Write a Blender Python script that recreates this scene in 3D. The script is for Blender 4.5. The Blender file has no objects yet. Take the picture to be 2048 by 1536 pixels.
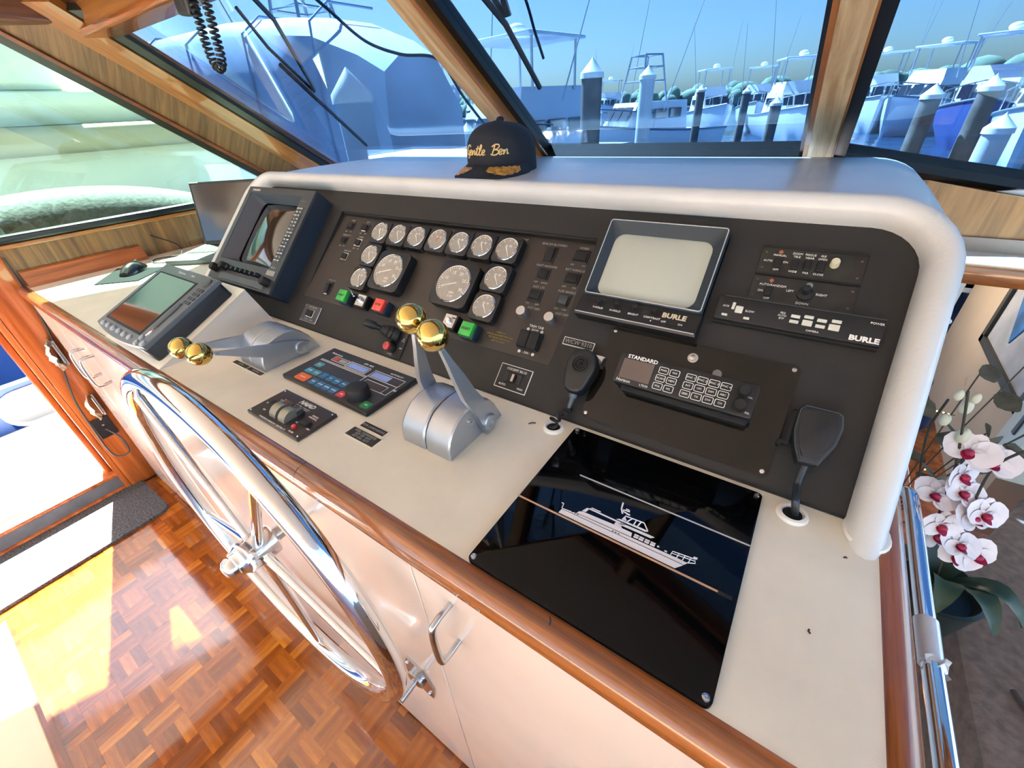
import bpy, bmesh, math, random
from mathutils import Vector, Matrix
random.seed(7)
PI = math.pi
sc = bpy.context.scene
COL = sc.collection
def R(a): return math.radians(a)

# ------------------------------------------------------------------ camera
cam_d = bpy.data.cameras.new('camera'); cam = bpy.data.objects.new('camera', cam_d); COL.objects.link(cam)
cam_d.sensor_fit = 'HORIZONTAL'; cam_d.sensor_width = 36.0; cam_d.lens = 836.3 / 2048 * 36.0
cam_d.clip_start = 0.01; cam_d.clip_end = 3000
_yaw, _pit, _rol = R(-36.352), R(33.348), R(-3.812)
CAMP = Vector((0, 0, 1.32))
_f = Vector((math.sin(_yaw)*math.cos(_pit), math.cos(_yaw)*math.cos(_pit), -math.sin(_pit)))
_r = Vector((math.cos(_yaw), -math.sin(_yaw), 0)); _u = _r.cross(_f)
_r2 = math.cos(_rol)*_r + math.sin(_rol)*_u; _u2 = -math.sin(_rol)*_r + math.cos(_rol)*_u
cm = Matrix((( _r2.x, _u2.x, -_f.x, 0), (_r2.y, _u2.y, -_f.y, 0), (_r2.z, _u2.z, -_f.z, 1.32), (0, 0, 0, 1)))
cam.matrix_world = cm
sc.camera = cam

# ------------------------------------------------------------------ light
SUN_EL, SUN_AZ = R(52.3), Vector((.953, -.302, 0))          # direction the light travels, in plan
SUND = Vector((SUN_AZ.x*math.cos(SUN_EL), SUN_AZ.y*math.cos(SUN_EL), -math.sin(SUN_EL)))
sd = bpy.data.lights.new('sun', 'SUN'); so = bpy.data.objects.new('sun', sd); COL.objects.link(so)
sd.energy = 50.0; sd.angle = R(0.55); sd.color = (1.0, .98, .95)
so.rotation_euler = SUND.to_track_quat('-Z', 'Y').to_euler(); so.location = (-6, 2, 8)
W = bpy.data.worlds.new('sky'); sc.world = W; W.use_nodes = True
nt = W.node_tree; nt.nodes.clear()
wo = nt.nodes.new('ShaderNodeOutputWorld'); bg = nt.nodes.new('ShaderNodeBackground')
sky = nt.nodes.new('ShaderNodeTexSky'); sky.sky_type = 'NISHITA'; sky.sun_disc = False
sky.sun_elevation = SUN_EL; sky.sun_rotation = math.atan2(-SUN_AZ.x, -SUN_AZ.y)
sky.altitude = 0; sky.air_density = 1.0; sky.dust_density = 1.3; sky.ozone_density = 1.0
bg.inputs['Strength'].default_value = 0.40
nt.links.new(sky.outputs[0], bg.inputs[0]); nt.links.new(bg.outputs[0], wo.inputs[0])
sc.view_settings.view_transform = 'Standard'; sc.view_settings.look = 'None'
sc.view_settings.exposure = 0.92; sc.view_settings.gamma = 1.0; sc.view_settings.use_curve_mapping = False
sc.cycles.use_denoising = True; sc.cycles.max_bounces = 10; sc.cycles.transparent_max_bounces = 16
sc.cycles.diffuse_bounces = 5; sc.cycles.glossy_bounces = 5; sc.cycles.sample_clamp_indirect = 6.0
sc.cycles.caustics_reflective = False; sc.cycles.caustics_refractive = False

# ------------------------------------------------------------------ frames of the helm
ZC = 0.90                      # counter top
TH = R(44.5)                   # slope of the instrument panel
Y0 = 0.4686                    # where the panel meets the counter
CT_, ST_ = math.cos(TH), math.sin(TH)
def pan(x, s, n=0.0): return Vector((x, Y0 + s*CT_ - n*ST_, ZC + s*ST_ + n*CT_))
TI = 0.0457                    # the recessed gauge insert leans a little deeper at its top
def nI(s): return 0.001 - (s-0.078)*TI

# ------------------------------------------------------------------ mesh helpers
def lin(c):
    o = []
    for v in c[:3]:
        v = v/255.0
        o.append(v/12.92 if v <= .04045 else ((v+.055)/1.055)**2.4)
    return (o[0], o[1], o[2], 1.0)
def BM(): return bmesh.new()
def box(bm, x0, x1, y0, y1, z0, z1, bev=0, seg=2, M=None):
    v = [bm.verts.new((x, y, z)) for x in (x0, x1) for y in (y0, y1) for z in (z0, z1)]
    fs = [(0,1,3,2),(4,6,7,5),(0,4,5,1),(2,3,7,6),(0,2,6,4),(1,5,7,3)]
    F = [bm.faces.new([v[i] for i in f]) for f in fs]
    if bev:
        es = list({e for f in F for e in f.edges})
        r = bmesh.ops.bevel(bm, geom=es, offset=bev, segments=seg, profile=.5, affect='EDGES')
        v = list({x for f in r['faces'] for x in f.verts})
    if M is not None:
        for p in v: p.co = M @ p.co
    return v
def prism(bm, poly, z0, z1, M=None, bev=0):
    a = [bm.verts.new((p[0], p[1], z0)) for p in poly]; b = [bm.verts.new((p[0], p[1], z1)) for p in poly]
    n = len(poly)
    fb = bm.faces.new(a[::-1]); ft = bm.faces.new(b)
    for i in range(n): bm.faces.new((a[i], a[(i+1) % n], b[(i+1) % n], b[i]))
    vs = a+b
    if bev:
        r = bmesh.ops.bevel(bm, geom=list(ft.edges), offset=bev, segments=2, profile=.5, affect='EDGES')
        vs = list(set([x for x in vs if x.is_valid]) | {x for f in r['faces'] for x in f.verts})
    if M is not None:
        for p in vs: p.co = M @ p.co
    return vs
def rrect(x0, x1, y0, y1, r, seg=4):
    o = []
    for cx, cy, a0 in ((x1-r, y0+r, -90), (x1-r, y1-r, 0), (x0+r, y1-r, 90), (x0+r, y0+r, 180)):
        for k in range(seg+1):
            a = R(a0 + 90*k/seg); o.append((cx+r*math.cos(a), cy+r*math.sin(a)))
    return o
def circ(cx, cy, r, n=20, ry=None): return [(cx+r*math.cos(2*PI*k/n), cy+(ry or r)*math.sin(2*PI*k/n)) for k in range(n)]
def loft(bm, rings, ring_closed=True, caps=True, path_closed=False):
    V = [[bm.verts.new(p) for p in r] for r in rings]
    n = len(V[0]); m = len(V)
    for i in range(m if path_closed else m-1):
        A, B = V[i], V[(i+1) % m]
        for j in range(n if ring_closed else n-1):
            bm.faces.new((A[j], A[(j+1) % n], B[(j+1) % n], B[j]))
    if caps and ring_closed and not path_closed:
        bm.faces.new(V[0][::-1]); bm.faces.new(V[-1])
    return V
def tube(bm, pts, r, n=8, closed=False, radii=None, caps=True):
    pts = [Vector(p) for p in pts]; m = len(pts); rings = []
    prev = None
    for i, p in enumerate(pts):
        if closed: t = pts[(i+1) % m]-pts[i-1]
        else: t = pts[min(i+1, m-1)]-pts[max(i-1, 0)]
        if t.length < 1e-9: t = Vector((0, 0, 1))
        t.normalize()
        if prev is None:
            a = Vector((0, 0, 1)) if abs(t.z) < .9 else Vector((1, 0, 0))
            nn = t.cross(a).normalized()
        else:
            nn = prev - t*prev.dot(t)
            nn = nn.normalized() if nn.length > 1e-6 else t.orthogonal().normalized()
        prev = nn; b = t.cross(nn)
        rr = radii[i] if radii else r
        rings.append([p + rr*(math.cos(2*PI*k/n)*nn + math.sin(2*PI*k/n)*b) for k in range(n)])
    loft(bm, rings, True, caps and not closed, closed)
def cyl(bm, p0, p1, r0, r1=None, n=20): tube(bm, [p0, p1], r0, n, radii=[r0, r0 if r1 is None else r1])
def lathe(bm, prof, n=24, M=None):
    rings = []
    for r, z in prof:
        rings.append([Vector((max(r, 1e-5)*math.cos(2*PI*k/n), max(r, 1e-5)*math.sin(2*PI*k/n), z)) for k in range(n)])
    if M is not None: rings = [[M @ p for p in r] for r in rings]
    loft(bm, rings, True, True)
def ball(bm, c, r, n=20, m=12, sx=1, sy=1, sz=1):
    rings = []
    for i in range(m+1):
        a = -PI/2 + PI*i/m; rr = max(math.cos(a), 1e-4)*r
        rings.append([Vector(c)+Vector((sx*rr*math.cos(2*PI*k/n), sy*rr*math.sin(2*PI*k/n), sz*r*math.sin(a))) for k in range(n)])
    loft(bm, rings, True, True)
def spline(pts, n=8, closed=False):
    P = [Vector(p) for p in pts]; o = []; m = len(P)
    for i in range(m if closed else m-1):
        p1, p2 = P[i], P[(i+1) % m]
        p0 = P[i-1] if (closed or i > 0) else p1; p3 = P[(i+2) % m] if (closed or i+2 < m) else p2
        for k in range(n):
            t = k/n
            o.append(.5*((2*p1)+(p2-p0)*t+(2*p0-5*p1+4*p2-p3)*t*t+(3*p1-p0-3*p2+p3)*t**3))
    if not closed: o.append(P[-1])
    return o
def coil(bm, path, turns, Rr, r, n=6, per=10):
    P = spline(path, 12); L = [0]
    for i in range(1, len(P)): L.append(L[-1]+(P[i]-P[i-1]).length)
    N = int(turns*per); out = []; prev = None
    for k in range(N+1):
        d = L[-1]*k/N; i = max(j for j in range(len(L)) if L[j] <= d+1e-9); i = min(i, len(P)-2)
        t = (d-L[i])/max(L[i+1]-L[i], 1e-9); c = P[i].lerp(P[i+1], t); tg = (P[i+1]-P[i]).normalized()
        nn = (tg.orthogonal() if prev is None else prev - tg*prev.dot(tg)).normalized(); prev = nn; b = tg.cross(nn)
        a = 2*PI*k/per; out.append(c+Rr*(math.cos(a)*nn+math.sin(a)*b))
    tube(bm, out, r, n)
_fc = bpy.data.curves.new('lettering_source', 'FONT'); _fo = bpy.data.objects.new('lettering_source', _fc)
COL.objects.link(_fo)
def txt(bm, s, size, x, y, z=0.0, align='CENTER', ext=.00025, shear=0, sx=1.0, rot=0, off=0, M=None):
    _fc.body = s; _fc.size = size; _fc.align_x = align; _fc.align_y = 'CENTER'; _fc.extrude = ext; _fc.shear = shear
    _fc.resolution_u = 2; _fc.offset = off
    dg = bpy.context.evaluated_depsgraph_get(); dg.update()
    me = bpy.data.meshes.new_from_object(_fo.evaluated_get(dg))
    T = Matrix.Translation((x, y, z)) @ Matrix.Rotation(rot, 4, 'Z') @ Matrix.Diagonal((sx, 1, 1, 1))
    me.transform((M @ T) if M is not None else T); bm.from_mesh(me); bpy.data.meshes.remove(me)
def obj(name, bm, mat, parent=None, smooth=40, rec=True):
    if rec: bmesh.ops.recalc_face_normals(bm, faces=bm.faces)
    me = bpy.data.meshes.new(name); bm.to_mesh(me); bm.free()
    me.materials.append(mat)
    if smooth:
        me.shade_smooth(); me.set_sharp_from_angle(angle=R(smooth))
    o = bpy.data.objects.new(name, me); COL.objects.link(o)
    if parent is not None: o.parent = parent
    return o
def thing(name, label, cat, loc=(0, 0, 0), rot=(0, 0, 0), group=None):
    o = bpy.data.objects.new(name, None); COL.objects.link(o); o.empty_display_size = .02
    o.location = loc; o.rotation_euler = rot; o['label'] = label; o['category'] = cat
    if group: o['group'] = group
    return o
def tag(o, label, cat, group=None):
    o['label'] = label; o['category'] = cat
    if group: o['group'] = group
    return o
def struct(o, label=None):
    o['kind'] = 'structure'
    if label: o['label'] = label
    return o
def onpan(name, label, cat, x, s, n=0.0, group=None): return thing(name, label, cat, pan(x, s, n), (TH, 0, 0), group)
def onins(name, label, cat, x, s, group=None): return thing(name, label, cat, pan(x, s, nI(s)), (TH-TI, 0, 0), group)

# ------------------------------------------------------------------ materials
MATS = {}
def M(name, rgb, rough=.5, metal=0.0, bump=None, var=None, coat=0.0, spec=.5, emis=None, coatr=.08):
    if name in MATS: return MATS[name]
    m = bpy.data.materials.new(name); m.use_nodes = True; t = m.node_tree; b = t.nodes['Principled BSDF']
    b.inputs['Base Color'].default_value = lin(rgb); b.inputs['Roughness'].default_value = rough
    b.inputs['Metallic'].default_value = metal; b.inputs['Specular IOR Level'].default_value = spec
    b.inputs['Coat Weight'].default_value = coat; b.inputs['Coat Roughness'].default_value = coatr
    if emis: b.inputs['Emission Color'].default_value = lin(rgb); b.inputs['Emission Strength'].default_value = emis
    tc = t.nodes.new('ShaderNodeTexCoord')
    if var:
        nz = t.nodes.new('ShaderNodeTexNoise'); nz.inputs['Scale'].default_value = var[0]; nz.inputs['Detail'].default_value = 4
        t.links.new(tc.outputs['Object'], nz.inputs['Vector'])
        cr = t.nodes.new('ShaderNodeValToRGB'); k = var[1]
        cr.color_ramp.elements[0].position = .3; cr.color_ramp.elements[1].position = .7
        cr.color_ramp.elements[0].color = lin([max(0, c*(1-k)) for c in rgb]); cr.color_ramp.elements[1].color = lin([min(255, c*(1+k)) for c in rgb])
        t.links.new(nz.outputs[0], cr.inputs[0]); t.links.new(cr.outputs[0], b.inputs['Base Color'])
    if bump:
        nb = t.nodes.new('ShaderNodeTexNoise'); nb.inputs['Scale'].default_value = bump[0]; nb.inputs['Detail'].default_value = 3
        t.links.new(tc.outputs['Object'], nb.inputs['Vector'])
        bp = t.nodes.new('ShaderNodeBump'); bp.inputs['Strength'].default_value = bump[1]; bp.inputs['Distance'].default_value = .002
        t.links.new(nb.outputs[0], bp.inputs['Height']); t.links.new(bp.outputs[0], b.inputs['Normal'])
    MATS[name] = m; return m
def WOOD(name, dark, light, scale=(2, 30, 30), rough=.35, coat=.3, rnd=False, detail=6):
    if name in MATS: return MATS[name]
    m = bpy.data.materials.new(name); m.use_nodes = True; t = m.node_tree; b = t.nodes['Principled BSDF']
    tc = t.nodes.new('ShaderNodeTexCoord'); mp = t.nodes.new('ShaderNodeMapping'); mp.inputs['Scale'].default_value = scale
    t.links.new(tc.outputs['Object'], mp.inputs['Vector'])
    nz = t.nodes.new('ShaderNodeTexNoise'); nz.inputs['Scale'].default_value = 1.0; nz.inputs['Detail'].default_value = detail
    nz.inputs['Roughness'].default_value = .62; nz.inputs['Distortion'].default_value = .5
    t.links.new(mp.outputs[0], nz.inputs['Vector'])
    cr = t.nodes.new('ShaderNodeValToRGB'); e = cr.color_ramp.elements
    e[0].position = .33; e[0].color = lin(dark); e[1].position = .66; e[1].color = lin(light)
    t.links.new(nz.outputs[0], cr.inputs[0]); src = cr.outputs[0]
    if rnd:
        oi = t.nodes.new('ShaderNodeObjectInfo'); ge = t.nodes.new('ShaderNodeNewGeometry')
        ad = t.nodes.new('ShaderNodeMath'); ad.operation = 'ADD'; t.links.new(oi.outputs['Random'], ad.inputs[0]); t.links.new(ge.outputs['Random Per Island'], ad.inputs[1])
        fr = t.nodes.new('ShaderNodeMath'); fr.operation = 'FRACT'; t.links.new(ad.outputs[0], fr.inputs[0])
        c2 = t.nodes.new('ShaderNodeValToRGB'); e2 = c2.color_ramp.elements
        e2[0].color = lin((118, 62, 18)); e2[1].color = lin((192, 124, 42))
        k = c2.color_ramp.elements.new(.45); k.color = lin((152, 84, 24))
        k = c2.color_ramp.elements.new(.8); k.color = lin((170, 100, 32))
        t.links.new(fr.outputs[0], c2.inputs[0])
        mx = t.nodes.new('ShaderNodeMix'); mx.data_type = 'RGBA'; mx.blend_type = 'MULTIPLY'; mx.inputs[0].default_value = .75
        t.links.new(c2.outputs[0], mx.inputs[6]); t.links.new(src, mx.inputs[7]); src = mx.outputs[2]
    t.links.new(src, b.inputs['Base Color'])
    b.inputs['Roughness'].default_value = rough; b.inputs['Coat Weight'].default_value = coat; b.inputs['Coat Roughness'].default_value = .04
    MATS[name] = m; return m
def GLASS(name, tint, rough=.0, refl=1.0):
    m = bpy.data.materials.new(name); m.use_nodes = True; t = m.node_tree; t.nodes.clear()
    o = t.nodes.new('ShaderNodeOutputMaterial'); mx = t.nodes.new('ShaderNodeMixShader')
    tr = t.nodes.new('ShaderNodeBsdfTransparent'); tr.inputs[0].default_value = (*tint, 1)
    gl = t.nodes.new('ShaderNodeBsdfGlossy'); gl.inputs['Roughness'].default_value = rough; gl.inputs[0].default_value = (refl, refl, refl, 1)
    lw = t.nodes.new('ShaderNodeLayerWeight'); lw.inputs[0].default_value = .5        # Schlick reflectance of a pane face
    pw = t.nodes.new('ShaderNodeMath'); pw.operation = 'POWER'; pw.inputs[1].default_value = 5.0
    fr = t.nodes.new('ShaderNodeMath'); fr.operation = 'MULTIPLY_ADD'; fr.inputs[1].default_value = .95; fr.inputs[2].default_value = .045
    t.links.new(lw.outputs['Facing'], pw.inputs[0]); t.links.new(pw.outputs[0], fr.inputs[0])
    t.links.new(fr.outputs[0], mx.inputs[0]); t.links.new(tr.outputs[0], mx.inputs[1]); t.links.new(gl.outputs[0], mx.inputs[2])
    t.links.new(mx.outputs[0], o.inputs[0]); MATS[name] = m; return m
LAM = M('counter laminate', (232, 226, 208), .38, var=(9, .035), bump=(700, .05), coat=.15)
CAB = M('cabinet laminate', (226, 212, 200), .22, var=(6, .02), coat=.6, coatr=.06)
VINYL = M('padded vinyl', (204, 204, 202), .33, bump=(260, .12), var=(7, .03), coat=.2, coatr=.25)
PANEL = M('panel laminate', (40, 39, 39), .55, bump=(900, .08), var=(14, .05), spec=.35)
INSERT = M('insert laminate', (44, 37, 33), .5, var=(14, .06), bump=(900, .06), coat=.15, coatr=.3)
BLK = M('black plastic', (21, 22, 25), .42, bump=(600, .05))
BLKM = M('matt black', (15, 15, 16), .7)
GBLK = M('gloss black acrylic', (4, 4, 5), .05, spec=.22)
SMOKE = M('smoked acrylic', (17, 14, 9), .07, spec=.4)
NAVY = M('navy painted metal', (30, 42, 58), .45)
DGREY = M('dark grey plastic', (58, 62, 66), .45)
MGREY = M('grey plastic', (84, 92, 98), .42)
CHROME = M('chrome', (225, 228, 232), .06, 1.0)
STEEL = M('stainless steel', (190, 192, 195), .18, 1.0)
BRASS = M('polished brass', (206, 178, 104), .10, 1.0, var=(30, .06))
ALU = M('satin aluminium', (178, 184, 192), .36, .85, bump=(400, .05))
ALUB = M('brushed aluminium', (200, 203, 208), .3, 1.0)
WHT = M('white print', (232, 230, 224), .55)
GRYP = M('worn grey print', (150, 148, 144), .6)
YELP = M('yellow print', (150, 128, 58), .6)
WPL = M('white plastic', (236, 234, 228), .35)
GREEN = M('green button', (36, 170, 62), .3, coat=.4)
RED = M('red button', (226, 62, 52), .3, coat=.4)
DIAL = M('gauge dial', (150, 143, 133), .45, var=(60, .05), coat=.5)
ORNG = M('orange needle', (214, 120, 70), .5)
CRT = M('crt phosphor', (176, 180, 168), .25, coat=.5)
CRTD = M('dark crt glass', (30, 28, 27), .05, coat=1.0)
LCD = M('dark lcd glass', (24, 24, 22), .05, coat=1.0)
LCDB = M('blue lcd', (150, 170, 226), .12, coat=.8)
RUB = M('black rubber', (20, 20, 22), .55)
GASK = M('window gasket', (14, 15, 17), .35)
TEAK = WOOD('varnished teak', (96, 48, 18), (176, 104, 48), (3, 40, 40), .25, .7)
TEAKY = WOOD('varnished teak edge', (96, 48, 18), (176, 104, 48), (40, 3, 40), .25, .7)
MAHO = WOOD('varnished mahogany', (142, 70, 28), (200, 114, 54), (30, 30, 2.2), .25, .6)
VENZ = WOOD('teak veneer', (78, 52, 28), (136, 96, 54), (60, 60, 3), .45, .15)
VENP = WOOD('pillar veneer', (78, 54, 30), (122, 88, 54), (4, 90, 4), .45, .15)
VENX = WOOD('teak veneer long', (84, 52, 18), (138, 90, 38), (3, 60, 60), .42, .2)
MULL = WOOD('bleached mullion', (150, 118, 76), (196, 172, 132), (60, 5, 5), .5, .1)
ORW = WOOD('orange varnished moulding', (112, 66, 20), (156, 98, 38), (60, 4, 4), .35, .35)
DKW = WOOD('dark moulding', (74, 36, 18), (128, 66, 34), (4, 4, 30), .35, .5)
PARQ = WOOD('parquet slat', (170, 140, 110), (255, 250, 240), (6, 50, 50), .10, .6, rnd=True)

# ================================================================== SETTING
GL_F = GLASS('tinted windshield glass', (.29, .40, .51))
GL_S = GLASS('green tinted side glass', (.57, .70, .62))
# ---- floor with parquet slats
b = BM(); box(b, -2.30, 2.6, -3.4, .30, -.06, -.004)
floor = struct(obj('floor', b, WOOD('floor bed', (90, 46, 16), (120, 66, 26)), None), 'glossy orange-brown parquet floor of the wheelhouse')
BL, SW = .081, .027
sl = BM(); box(sl, -BL/2+.0001, BL/2-.0001, -SW/2+.0001, SW/2-.0001, -.006, 0)
slat0 = obj('parquet_slat', sl, PARQ, floor, 30); slat_me = slat0.data
spots = []
for i in range(-20, 16):
    for j in range(-14, 14):
        cx, cy = -.65 + (i+.5)*BL - .0, -.0837 + (j+.5)*BL
        if not (-2.22 < cx < 0.2 and -1.1 < cy < .30): continue
        for k in (-1, 0, 1):
            if (i+j) % 2: spots.append((cx, cy+k*SW, 0))
            else: spots.append((cx+k*SW, cy, 1))
def infr(p):
    q = cm.inverted() @ Vector((p[0], p[1], 0))
    if q.z > -.05: return False
    u, v = 836.3*q.x/-q.z, 836.3*q.y/-q.z
    return abs(u) < 1030 and abs(v) < 775 and p[1] < .185
vis = sorted([p for p in spots if infr(p)], key=lambda p: (Vector((p[0], p[1], 0))-CAMP).length)
near = vis[:300]; rest = [p for p in spots if p not in set(near)]
for q, p in enumerate(near):
    o = slat0 if q == 0 else slat0.copy()
    if q: COL.objects.link(o); o.parent = floor
    o.location = (p[0], p[1], random.uniform(-.0003, 0.0001)); o.rotation_euler = (random.uniform(-.002, .002), random.uniform(-.0015, .0015), PI/2*p[2])
b = BM()
for p in rest:
    box(b, p[0]-(SW if p[2] else BL)/2+.0003, p[0]+(SW if p[2] else BL)/2-.0003, p[1]-(BL if p[2] else SW)/2+.0003, p[1]+(BL if p[2] else SW)/2-.0003, -.006, random.uniform(-.0006, 0.0002))
o = obj('parquet_slat', b, PARQ, floor, 30); o['kind'] = 'stuff'

# ---- left wall: lower wall, lining, jamb, sill, side window
XL = -2.20
b = BM()
box(b, XL-.10, XL-.002, .185, 3.2, -.3, 1.0)                       # wall under the window
box(b, XL-.10, XL-.002, 1.22, 3.2, 1.0, 1.10)
wl = struct(obj('wall_left', b, VENZ), 'teak veneered side wall below the side window')
b = BM(); box(b, XL-.012, XL+.004, .185, 1.7, .895, 1.022); obj('wall_lining', b, VENZ, wl)
b = BM(); box(b, XL-.005, XL+.016, .185, 1.7, 1.022, 1.036, .004); obj('sill_moulding', b, ORW, wl)
b = BM(); box(b, XL-.03, XL+.010, .185, 1.30, 1.036, 1.062, .006); obj('window_gasket', b, GASK, wl)
# jamb post of the side door (mahogany) with outer stop mouldings
b = BM(); box(b, XL-.10, XL, .085, .186, 0, 2.0, .004); jm = struct(obj('trim_1', b, MAHO), 'varnished mahogany door post between counter and side door')
b = BM(); box(b, XL-.085, XL-.004, .066, .085, .0, 2.0, .004); obj('stop_moulding', b, MAHO, jm)
b = BM(); box(b, XL-.10, XL-.05, .045, .066, .0, 2.0, .006); obj('stop_moulding', b, MAHO, jm)
# threshold
b = BM(); box(b, XL-.06, XL-.022, -1.6, .12, 0, .075); th = struct(obj('trim_2', b, M('grey threshold riser', (96, 98, 102), .6, var=(12, .12), bump=(60, .2))), 'grey riser of the side door threshold')
b = BM(); box(b, XL-.10, XL-.014, -1.6, .10, .075, .094, .006); obj('threshold_cap', b, MAHO, th)
b = BM(); box(b, XL-.03, XL-.008, -1.6, .10, 0.0, .02, .004); obj('threshold_foot', b, MAHO, th)
# side window glass: raked front edge
def zr(y): return 1.586-.717*(y-.487)
def ysd(z): return .487-(z-1.586)/.717
def WP(x, z, d=0.0): return Vector((x, 1.29-(z-1.19)/.708+d, z))      # windshield plane
b = BM(); prism(b, [(.19, 1.05), (1.225, 1.05), (.19, 1.80)], -.004, .004, Matrix(((0, 0, 1, XL-.02), (1, 0, 0, 0), (0, 1, 0, 0), (0, 0, 0, 1))))
w1 = struct(obj('window_1', b, GL_S, None, 0), 'green tinted side window with raked front edge')
# raked pillar between side window and windshield, built of strips from A (side) to B (windshield)
def strip(bm, fa, fb, z0, z1, lift=0.0, th=.02, n=10):
    A = []; 
    for k in range(n+1):
        z = z0+(z1-z0)*k/n
        a, c = pillar(fa, z), pillar(fb, z)
        nrm = Vector((.45, -.45, -.62)).normalized()
        A.append([a+nrm*lift, c+nrm*lift, c+nrm*(lift-th), a+nrm*(lift-th)])
    loft(bm, A)
def pillar(f, z):
    a = Vector((XL, ysd(z), z)); c = WP(-2.0, z)
    return a.lerp(c, f)
b = BM(); strip(b, .05, .60, .98, 1.74); pl = struct(obj('trim_3', b, VENP, None), 'raked wooden corner pillar between side window and windshield')
b = BM(); strip(b, -.06, .07, .98, 1.80, .006, .03); obj('side_gasket', b, GASK, pl)
b = BM(); strip(b, .07, .13, .98, 1.78, .008, .02); obj('moulding', b, DKW, pl)
b = BM(); strip(b, .60, .90, .98, 1.66, .010, .03); obj('moulding', b, ORW, pl)
b = BM(); strip(b, .88, 1.05, .98, 1.64, .004, .03); obj('windshield_gasket', b, GASK, pl)

# ---- windshield: three panes in one raked plane
def pane(name, label, pts, mat=GL_F):
    nrm = Vector((0, .578, .816)); b = BM()
    P = [WP(x, z) for x, z in pts]
    loft(b, [[p-nrm*.0 for p in P], [p+nrm*.006 for p in P]])
    return struct(obj(name, b, mat, None, 0), label)
def wbar(bm, x0, x1, z0, z1, lo=-.012, hi=.03, x0b=None, x1b=None):
    nrm = Vector((0, .578, .816)); x0b = x0 if x0b is None else x0b; x1b = x1 if x1b is None else x1b
    P = [WP(x0, z0), WP(x1, z0), WP(x1b, z1), WP(x0b, z1)]
    loft(bm, [[p+nrm*lo for p in P], [p+nrm*hi for p in P]])
def part_bar(name, mat, parent, *a, **k):
    b = BM(); wbar(b, *a, **k); return obj(name, b, mat, parent, 30)
wn1 = pane('window_2', 'left windshield pane with wiper outside', [(-2.01, 1.10), (-.815, 1.17), (-.815, 1.60), (-2.01, 1.60)])
wn2 = pane('window_3', 'middle windshield pane', [(-.745, 1.19), (-.06, 1.19), (-.06, 1.66), (-.745, 1.66)])
wn3 = pane('window_4', 'right windshield pane with sloping lower edge', [(-.005, 1.19), (.34, 1.125), (1.25, .96), (1.25, 1.66), (-.005, 1.66)])
mu1 = struct(part_bar('trim_4', MULL, None, -.822, -.755, 1.15, 1.68, -.03, .02), 'bleached wooden mullion left of the middle windshield pane')
part_bar('edge_bead', TEAK, mu1, -.832, -.82, 1.15, 1.68, -.022, .02)
part_bar('window_gasket', GASK, mu1, -.757, -.733, 1.18, 1.68, -.014, .02)
part_bar('edge_bead', ORW, mu1, -.764, -.752, 1.18, 1.68, -.034, .02)
mu2 = struct(part_bar('trim_5', MULL, None, -.056, -.012, 1.17, 1.68, -.03, .02), 'bleached wooden mullion right of the middle windshield pane')
part_bar('edge_bead', ORW, mu2, -.066, -.054, 1.17, 1.68, -.024, .02)
part_bar('edge_bead', ORW, mu2, -.018, -.008, 1.17, 1.68, -.028, .02)
part_bar('window_gasket', GASK, mu2, -.074, -.065, 1.18, 1.68, -.014, .02)
part_bar('window_gasket', GASK, mu2, -.009, .013, 1.19, 1.68, -.014, .02)
sl_ = struct(part_bar('trim_6', MULL, None, -.83, .0, 1.165, 1.192, -.02, .03), 'wooden sill rail under the middle windshield pane')
part_bar('sill_bead', ORW, sl_, -.75, -.06, 1.186, 1.196, -.03, .0)
part_bar('window_gasket', GASK, sl_, -.745, -.06, 1.193, 1.205, -.016, .02)
# sloping sill under the right pane, wall panel below
def slope_bar(bm, x0, z0, x1, z1, h, lo, hi):
    nrm = Vector((0, .578, .816)); P = [WP(x0, z0-h), WP(x1, z1-h), WP(x1, z1), WP(x0, z0)]
    loft(bm, [[p+nrm*lo for p in P], [p+nrm*hi for p in P]])
b = BM(); slope_bar(b, -.01, 1.203, 1.25, .966, .022, -.018, .02); gs = obj('window_gasket', b, GASK, None, 30); gs.parent = wn3
b = BM(); slope_bar(b, -.01, 1.18, 1.25, .944, .014, -.03, .02); obj('sill_bead', b, ORW, wn3, 30)
b = BM(); prism(b, [(.0, 1.0), (1.3, .86), (1.3, .935), (.0, 1.172)], 0, .03, Matrix(((1, 0, 0, 0), (0, 0, 1, 1.33), (0, 1, 0, 0), (0, 0, 0, 1))))
wf = struct(obj('wall_front', b, WOOD('panel below right window', (104, 70, 36), (170, 124, 72), (40, 40, 3), .45, .15)), 'teak veneered panel below the right windshield pane')
b = BM(); box(b, -.05, 1.3, 1.322, 1.335, .97, 1.032); obj('backsplash', b, M('grey beige backsplash', (150, 132, 118), .5), wf)
# header board and ceiling
hd = BM(); box(hd, -2.2, 1.4, .66, .70, 1.597, 1.80); hdo = struct(obj('trim_7', hd, VENX), 'wooden header board above the windshield')
b = BM(); box(b, -2.10, 1.4, .645, .735, 1.578, 1.60, .008); obj('header_moulding', b, TEAK, hdo)
b = BM(); box(b, -2.24, -2.06, -1.3, .70, 1.61, 1.80, .01); struct(obj('trim_8', b, WOOD('side header', (70, 40, 20), (112, 66, 34), (40, 3, 40), .4, .3)), 'varnished side header beam above the side window')
b = BM(); box(b, -2.24, 1.6, -2.6, .70, 1.80, 1.86)
struct(obj('ceiling', b, M('cream headliner', (236, 230, 218), .7)), 'cream wheelhouse ceiling')
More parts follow.
